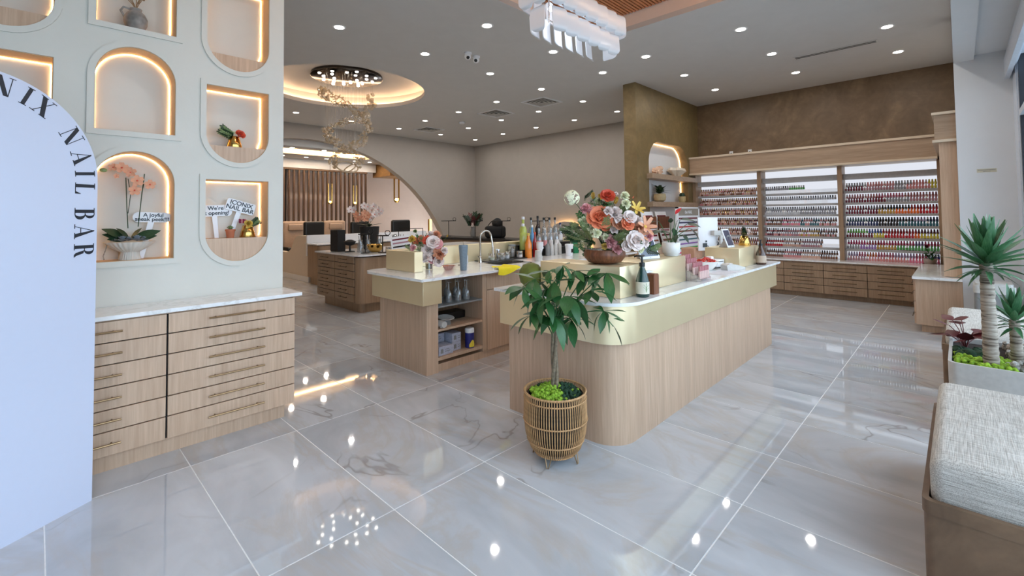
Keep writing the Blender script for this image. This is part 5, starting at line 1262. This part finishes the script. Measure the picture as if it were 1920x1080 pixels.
def drink(lbl, x, y, z, h, r, col_, cap, lab=None, kind='spirit', clear_=False):
    t = thing('bottle', lbl, 'bottle', (x, y, z), 0, 'drink bottles on the bar')
    pr_ = bottle_prof(h, r) if kind == 'spirit' else [(r*.92,0),(r,.006),(r,h*.68),(r*.5,h*.80),(r*.25,h*.84),(r*.12,h)] if kind == 'squeeze' else [(r*.9,0),(r,.01),(r,h*.60),(r*.45,h*.82),(r*.38,h*.97)]
    part('glass', G().lathe(pr_, 20), col_, t)
    if kind != 'squeeze': part('cap', G().lathe([(r*.42,h*.93),(r*.44,h*.935),(r*.42,h*1.03),(r*.3,h*1.035)], 14), cap, t)
    if lab: part('label', G().lathe([(r*1.015,h*.10),(r*1.015,h*.40)], 24, cap=False), lab, t)
    return t
M['liq_green'] = plain('limoncello_green', (178, 190, 96), .12, coat=.6); M['liq_orange'] = plain('orange_juice', (226, 132, 40), .2, coat=.4); M['liq_red'] = plain('grenadine', (150, 30, 34), .12, coat=.5)
M['clr_b'] = thin_glass('clear_bottle', (226, 230, 232), gloss=.12, tint=.85, diffuse=.14); M['wine_b'] = plain('dark_wine_glass', (28, 20, 26), .1, coat=.6); M['bluecap'] = plain('blue_label', (90, 150, 200), .4)
M['lab_w'] = plain('paper_label', (232, 226, 222), .6); M['lab_p'] = plain('pink_label', (222, 150, 150), .6); M['greenfoil'] = plain('green_pouch', (30, 120, 80), .4)
z1, z2 = BZ+.101, BZ+.161
drink('tallest pale green liqueur bottle on the back step', 4.56, 4.22, z2-.0, .36, .05, 'liq_green', 'white')
drink('second pale green liqueur bottle in front of the tallest one', 4.46, 4.13, z1, .33, .048, 'liq_green', 'white')
drink('clear spirit bottle with black cap behind the green bottles', 4.72, 4.22, z2, .35, .035, 'clr_b', 'black', 'lab_w')
drink('dark wine bottle with a white neck foil behind the row', 4.86, 4.22, z2, .37, .037, 'wine_b', 'black')
drink('blue-labelled bottle with white cap', 4.64, 4.13, z1, .31, .034, 'bluecap', 'white')
for k in range(3): drink(['left', 'middle', 'right'][k]+' one of three tall clear bottles with dark caps, back step', 4.99+.125*k, 4.22, z2, .345, .037, 'clr_b', 'black', 'lab_w')
drink('shorter clear bottle with a purple cap at the end of the back step', 5.36, 4.22, z2, .27, .035, 'clr_b', 'p_navy', 'lab_w')
for k in range(4): drink(['first', 'second', 'third', 'last'][k]+' clear bottle with a pink and white label on the front step', 4.78+.125*k, 4.13, z1, .26, .034, 'clr_b', 'lgrey', 'lab_p' if k < 2 else 'lab_w')
drink('orange juice bottle with a tapered orange neck', 4.44, 4.02, BZ, .31, .045, 'liq_orange', 'petal_yl', None, 'flask')
drink('red syrup bottle with a red pointed top', 4.58, 4.03, BZ, .32, .030, 'liq_red', 'petal_rd', None, 'flask')
for k in range(4): drink(['leftmost dark grey', 'second pale', 'third pale', 'rightmost pale'][k]+' squeeze bottle with a pointed tip', 4.84+.085*k, 4.03, BZ, .20, .030, 'grey' if k == 0 else 'lgrey', 'white', None, 'squeeze')
t = thing('snack_pouch', 'dark green foil pouch standing right of the bottles', 'pouch', (5.42, 4.00, BZ)); part('pouch', G().add([(-.045,-.03,0),(.045,-.03,0),(.045,.03,0),(-.045,.03,0),(-.055,-.003,.21),(.055,-.003,.21),(.055,.003,.21),(-.055,.003,.21)], [(0,3,2,1),(4,5,6,7),(0,1,5,4),(1,2,6,5),(2,3,7,6),(3,0,4,7)]), 'greenfoil', t)
t = thing('white_tub', 'white plastic tub with a printed lid at the right of the bar', 'tub', (5.07, 3.84, BZ)); part('tub', G().lathe([(.045,0),(.054,.13)], 28), 'white', t); part('lid', G().lathe([(.058,.13),(.058,.15),(.05,.155)], 28), 'white', t); part('print', G().box(-.02, -.0535, .04, .02, -.050, .09), 'black', t)
t = thing('electric_kettle', 'glass and steel electric kettle with a black handle', 'kettle', (5.62, 4.16, BZ))
part('body', G().lathe([(.06,.03),(.062,.035),(.052,.17),(.048,.18)], 28), 'clr_b', t); part('base', G().lathe([(.07,0),(.07,.02),(.062,.03)], 28), 'black', t); part('lid', G().lathe([(.05,.178),(.045,.195),(.01,.2),(.008,.215),(.002,.216)], 24), 'steel', t)
part('handle', G().tube([(.04,-.02,.185),(.09,-.03,.19),(.115,-.035,.15),(.10,-.035,.07),(.06,-.02,.05)], .011, 10), 'black', t)
t = thing('tea_box', 'black box with bright lime lid decor next to the kettle', 'box', (5.60, 3.86, BZ)); part('box', G().rbox(-.10,-.05,0,.10,.05,.045,.004,1), 'black', t); part('limes', G().ball((.0,0,.055), .03, 2, 0, .1, (1.6,1,.7)).ball((.05,0,.052), .025, 2, 0, .1), 'moss_l', t)
# open niche of the bar
for k, (x, y) in enumerate(((2.70,3.60),(2.76,3.70),(2.83,3.62),(2.89,3.71),(2.93,3.60),(3.00,3.68),(3.04,3.60),(3.10,3.70),(2.70,3.80),(2.82,3.82),(2.95,3.82),(3.07,3.82))):
    t = thing('champagne_flute', 'stemmed flute standing upside down on the grey bar shelf', 'glass', (x, y, .6105), 0, 'upturned flutes in the bar niche')
    part('glass', G().lathe([(.026,0),(.029,.03),(.024,.09),(.006,.115),(.004,.12),(.004,.19),(.03,.195),(.03,.197)], 18, cap=False), 'clr_b', t)
t = thing('enamel_pan', 'pale metal plate tilted on the middle bar shelf', 'plate', (2.82, 3.66, .4)); part('plate', G().lathe([(.04,0),(.085,.012),(.082,.015),(.04,.004)], 28), 'lgrey', t, (0, 0, .05), (radians(8), 0, 0)); part('rest', G().lathe([(.05,-.004),(.045,.05)], 16), 'grey', t)
t = thing('tape_dispenser', 'grey metal jug lying on its side on the middle bar shelf', 'jug', (2.70, 3.575, .396)); part('body', G().lathe([(.032,-.04),(.036,.02),(.03,.05)], 20), 'lgrey', t, (0, 0, .036), (radians(90), 0, 0)); part('handle', G().tube([(0,-.0,.03),(-.02,-.03,.02),(-.03,-.03,.006)], .006, 6), 'lgrey', t)
solo('black_binder', G().rbox(2.66, 3.77, .396, 3.16, 3.92, .47, .004, 1), 'black', 'long black box at the back of the middle bar shelf', 'box')
for k, (x, y, z, lb) in enumerate(((2.66,3.56,.136,'front'),(2.66,3.70,.136,'rear lower'),(2.66,3.70,.222,'rear upper'),(2.85,3.60,.136,'right lower'),(2.85,3.60,.222,'right upper'))):
    t = thing('storage_box', lb+' white printed carton on the bottom bar shelf', 'box', (x, y, z)); part('carton', G().rbox(0, 0, 0, .17 if k < 3 else .11, .13, .084, .002, 1), [M['lab_grey'] if 'lab_grey' in M else M.setdefault('lab_grey', plain('printed_carton', (176, 180, 196), .5, var=.15, vs=50))], t)
    part('print', G().box(.02, -.0015, .02, .05, .0, .06).box(.07, -.0015, .03, .13 if k < 3 else .10, .0, .036).box(.07, -.0015, .05, .12 if k < 3 else .095, .0, .055), 'grey', t)
t = thing('wipes_canister', 'blue and yellow wipes canister with a white lid on the bottom shelf', 'canister', (3.06, 3.585, .136))
part('body', G().lathe([(.044,0),(.046,.004),(.046,.15)], 28), [plain('navy_wrap', (40, 44, 120), .35)], t); part('lid', G().lathe([(.047,.15),(.047,.185),(.04,.195)], 28), 'white', t)
part('yellow_band', G().add([(.0468*cos(a), .0468*sin(a), z) for a in [radians(-135+k*6) for k in range(16)] for z in (.01, .03+.05*(.5+.5*sin(a*3)))], [(2*k, 2*k+2, 2*k+3, 2*k+1) for k in range(15)]), [plain('yellow_wrap', (232, 212, 70), .35)], t)

# ------------------------------------------------------------------ manicure island tops and chairs
IZ = .8845
def tstand(lbl, x, y, h, w_, rz=0, z=IZ):
    t = thing('lamp_stand', lbl, 'stand', (x, y, z), rz); part('post', G().cyl((0,0,0),(0,0,h), .009, seg=8), 'blackmetal', t); part('base', G().lathe([(.07,0),(.07,.008),(.01,.012)], 20), 'blackmetal', t)
    part('bar', G().cyl((-w_/2,0,h), (w_/2,0,h), .010, seg=8), 'blackmetal', t); part('ring', G().tube([(w_*.4+.04*cos(a), 0, h+.045+.04*sin(a)) for a in [k*pi/8 for k in range(16)]], .006, 6, closed=True), 'blackmetal', t)
tstand('black T-shaped lamp stand near the front of the island', 3.62, 6.75, .30, .22, radians(-44))
tstand('black T-shaped lamp stand at the corner over the brass bowl', 3.85, 6.62, .27, .2, radians(-44))
t = thing('orchid_planter', 'black pot of white phalaenopsis orchids on the manicure island', 'potted plant', (4.16, 7.60, IZ)); O0 = Vector((4.16, 7.60, IZ)); rr = random.Random(77)
part('pot', G().lathe([(.12,0),(.14,.01),(.17,.40),(.15,.40),(.14,.36)], 6 if False else 24), 'black_matte', t); dO = depth_of(4.16, 7.6)
part('leaves', G().lathe([(.14,.38),(.05,.40)], 12), 'leaf_dark', t)
for k in range(6):
    a = k*1.05; put('leaf', lo, t, (0, 0, .40), aim((cos(a), sin(a), .35), 0), .26)
for st in (((690,420),(697,400),(700,383)), ((688,420),(675,400),(662,392)), ((692,420),(706,402),(716,392)), ((690,420),(685,400),(682,388))):
    part('stem', G().tube([deep(u, v, dO)-O0 for u, v in st], .005, 5), 'leaf_dark', t)
for k, (u, v, c) in enumerate(((657,393,'petal_wh'),(664,394,'petal_wh'),(668,402,'petal_peach'),(683,386,'petal_wh'),(690,388,'petal_wh'),(701,387,'petal_wh'),(697,394,'petal_wh'),(709,393,'petal_wh'),(715,397,'petal_wh'),(703,402,'petal_wh'),(697,409,'petal_wh'),(684,400,'petal_peach'),(690,404,'petal_peach'),(679,408,'petal_peach'),(671,411,'petal_peach'),(711,401,'petal_wh'),(686,410,'petal_peach'))):
    put('orchid', fm('orchid', c), t, deep(u, v, dO-.06)-O0, face(-fw+Vector((rr.uniform(-.5,.5), rr.uniform(-.5,.5), .2))), .065)
solo('black_vase', G().rbox(-.07, -.14, 0, .07, .14, .36, .01, 1), 'black_matte', 'black square holder at the left end of the manicure island', 'holder', (3.55, 7.55, IZ))
solo('desk_lamp', G().lathe([(.08,0),(.08,.01),(.015,.02),(.012,.10),(.07,.12),(.10,.17),(.03,.20)], 18), 'black_matte', 'low black nail lamp beside the square holder', 'lamp', (3.60, 7.22, IZ))
solo('brass_bowl', G().lathe([(.07,0),(.12,.05),(.14,.12),(.13,.125),(.10,.05)], 24), 'brass', 'brushed brass bowl on the manicure island', 'bowl', (3.86, 6.86, IZ))
solo('clear_box', G().rbox(-.13, -.08, 0, .13, .08, .09, .005, 1), 'clr_b', 'clear acrylic box beside the brass bowl', 'box', (4.04, 6.56, IZ))
t = thing('bottle', 'bottle of red liquid with a clear top on the acrylic box', 'bottle', (4.04, 6.56, IZ+.0905)); part('glass', G().lathe([(.05,0),(.05,.08)], 18), 'liq_red', t); part('top', G().lathe([(.05,.08),(.045,.16),(.02,.20)], 18, cap=False), 'clr_b', t)
for k, (x, y, lb) in enumerate(((3.66,6.98,'leftmost clear brush jar on the island'),(3.86,7.10,'second clear brush jar before the orchid pot'),(4.02,7.02,'third clear brush jar near the red bottle'),(4.24,6.92,'fourth clear brush jar near the frame rail'),(4.36,6.86,'rightmost clear brush jar near the frame rail'))):
    t = thing('brush_jar', lb, 'jar', (x, y, IZ), 0, 'brush jars on the island'); part('jar', G().lathe([(.05,0),(.055,.10),(.03,.16),(.035,.20)], 18, cap=False), 'clr_b', t)
    for q in range(5): part('brush', G().cyl((0,0,.02), (.03*cos(q*1.3), .03*sin(q*1.3), .27), .005, seg=5), 'white' if q % 2 else 'steel', t)
t = thing('towel_rail', 'black square-framed rail standing on the island', 'rail', (4.55, 6.90, IZ), radians(-44)); part('frame', G().tube([(-.2,0,0),(-.2,0,.36),(.22,0,.36),(.22,0,0)], .009, 6), 'blackmetal', t)
t = thing('shade_chart', 'tilted white nail shade chart standing by the brass end riser', 'display board', (3.80, 5.96, .0), radians(-38))
b = part('board', G().box(-.15, -.008, .0, .15, .008, .30), 'white', t, (0, 0, .875), (radians(-16), radians(-8), 0))
for q in range(5): part('swatch_row', G().box(-.125, -.011, .02+.056*q, .125, -.008, .042+.056*q), 'p_'+['brn', 'navy', 'blk', 'mauve', 'wine'][q], b)
part('stand', G().box(-.04, .03, 0, .04, .05, .9).rbox(-.14, -.10, 0, .14, .16, .02, .004, 1), 'black', t)
def salon_chair(lbl, x, y, rz, col_, top=1.36, w_=.50, grp=None):
    t = thing('salon_chair', lbl, 'chair', (x, y, 0), rz, grp)
    part('backrest', G().rbox(-w_/2, .19, .56, w_/2, .30, top, .05, 4), col_, t); part('seat', G().rbox(-.27, -.26, .44, .27, .26, .56, .04, 3), col_, t)
    part('gas_column', G().cyl((0,0,.08), (0,0,.45), .03, seg=12), 'chrome', t)
    g = G()
    for k in range(5): a = 2*pi*k/5; g.tube([(0,0,.10), (.27*cos(a), .27*sin(a), .05)], [.02, .012], 6); g.ball((.27*cos(a), .27*sin(a), .027), .025, 1)
    part('star_base', g, 'blackmetal', t)
    for s in (-1, 1): part('armrest', G().tube([(s*.27, .2, .52), (s*.30, .1, .68), (s*.30, -.18, .70)], .02, 8), col_, t)
    return t
salon_chair('leftmost black salon chair behind the manicure island', 4.79, 11.1, radians(15), 'black', 1.36, .56, 'black salon chairs')
salon_chair('middle black salon chair behind the orchid pot', 5.97, 11.1, radians(10), 'black', 1.34, .56, 'black salon chairs')
salon_chair('rightmost black salon chair behind the shade chart', 7.17, 11.1, radians(0), 'black', 1.36, .60, 'black salon chairs')
def spa(lbl, x, y):
    t = thing('pedicure_chair', lbl, 'chair', (x, y, 0), radians(0), 'beige pedicure chairs')
    part('base', G().rbox(-.34, -.45, 0, .34, .35, .42, .04, 3), 'beige', t); part('seat', G().rbox(-.30, -.42, .42, .30, .2, .56, .05, 3), 'beige', t)
    part('backrest', G().rbox(-.32, .16, .5, .32, .34, 1.36, .07, 4), 'beige', t, angle=80); part('headrest', G().rbox(-.20, .10, 1.10, .20, .18, 1.28, .035, 3), 'beige', t)
    for s in (-1, 1): part('armrest', G().rbox(s*.36-.06, -.40, .42, s*.36+.06, .25, .68, .04, 3), 'black', t)
spa('left beige massage pedicure chair before the slat screen', 4.98, 13.0); spa('right beige massage pedicure chair before the slat screen', 6.12, 13.0)

# ------------------------------------------------------------------ far right manicure counter
t = thing('manicure_counter', 'dark topped manicure counter along the far taupe wall', 'counter', (0, 0, 0))
part('body', G().box(7.6, 6.3, 0, 8.2, 10.6, .84), 'oak_dark', t); part('worktop', G().box(7.55, 6.25, .84, 8.25, 10.65, .90), 'tray', t)
for k, (u, w2) in enumerate(((833, .30), (888, .30), (935, .26), (1000, .26))):
    pass
def ground(u, v, z): return on_z(u, v, z)
for (y, lb) in ((10.1, 'black T-shaped lamp stand on the far counter nearest the arch'), (9.0, 'black T-shaped lamp stand under the dark bouquet'), (8.0, 'black T-shaped lamp stand by the black bag'), (6.8, 'black T-shaped lamp stand right of the bottles')):
    tstand(lb, 7.9, y, .42, .40, radians(-44), .9005)
B5 = Vector((8.08, 9.30, .9005)); t = thing('flower_vase', 'vase of dark dried flowers and white blooms on the far counter', 'vase', B5); rr = random.Random(41)
part('vase', G().lathe([(.06,0),(.08,.10),(.05,.22),(.06,.26)], 20), 'grey', t)
for k in range(16): put('leaf_sprig', fm('sprig', 'leaf_dark' if k % 3 else 'darkred'), t, (0, 0, .25), aim((rr.uniform(-.7,.7), rr.uniform(-.7,.7), 1), k), rr.uniform(.25, .42))
for k in range(4): put('carnation', fm('carnation', 'petal_wh'), t, (-.06+.03*k, -.06+.03*k, .30+.05*k), face(-fw), .04)
t = thing('handbag', 'black bag and cap piled on the far counter', 'bag', (7.9, 8.25, .9005), radians(-44)); part('bag', G().rbox(-.26, -.12, 0, .26, .12, .30, .08, 4).ball((.05, 0, .36), .13, 3, 0, .04, (1, .8, 1)), 'black_matte', t); part('strap', G().tube(bez((-.2,0,.26), (0,-.02,.62), (.2,0,.26), 10), .012, 6), 'black_matte', t)
t = thing('wall_arch_panel', 'half-round wall panel with warm light glowing behind it on the far right wall', 'wall panel', (9.97, 7.62, .0))
part('panel', G().ext([[(-.78, 0), (.78, 0)]+[(.78*cos(a), .55+.72*sin(a)) for a in [k*pi/24 for k in range(25)]]], lambda a, b, d: (d, a, b), -.05, -.03), 'taupe', t, smooth=False)
part('led_strip', G().tube([(-.012, .74*cos(a), .55+.68*sin(a)) for a in [k*pi/24 for k in range(25)]], .008, 5), 'led_warm', t)
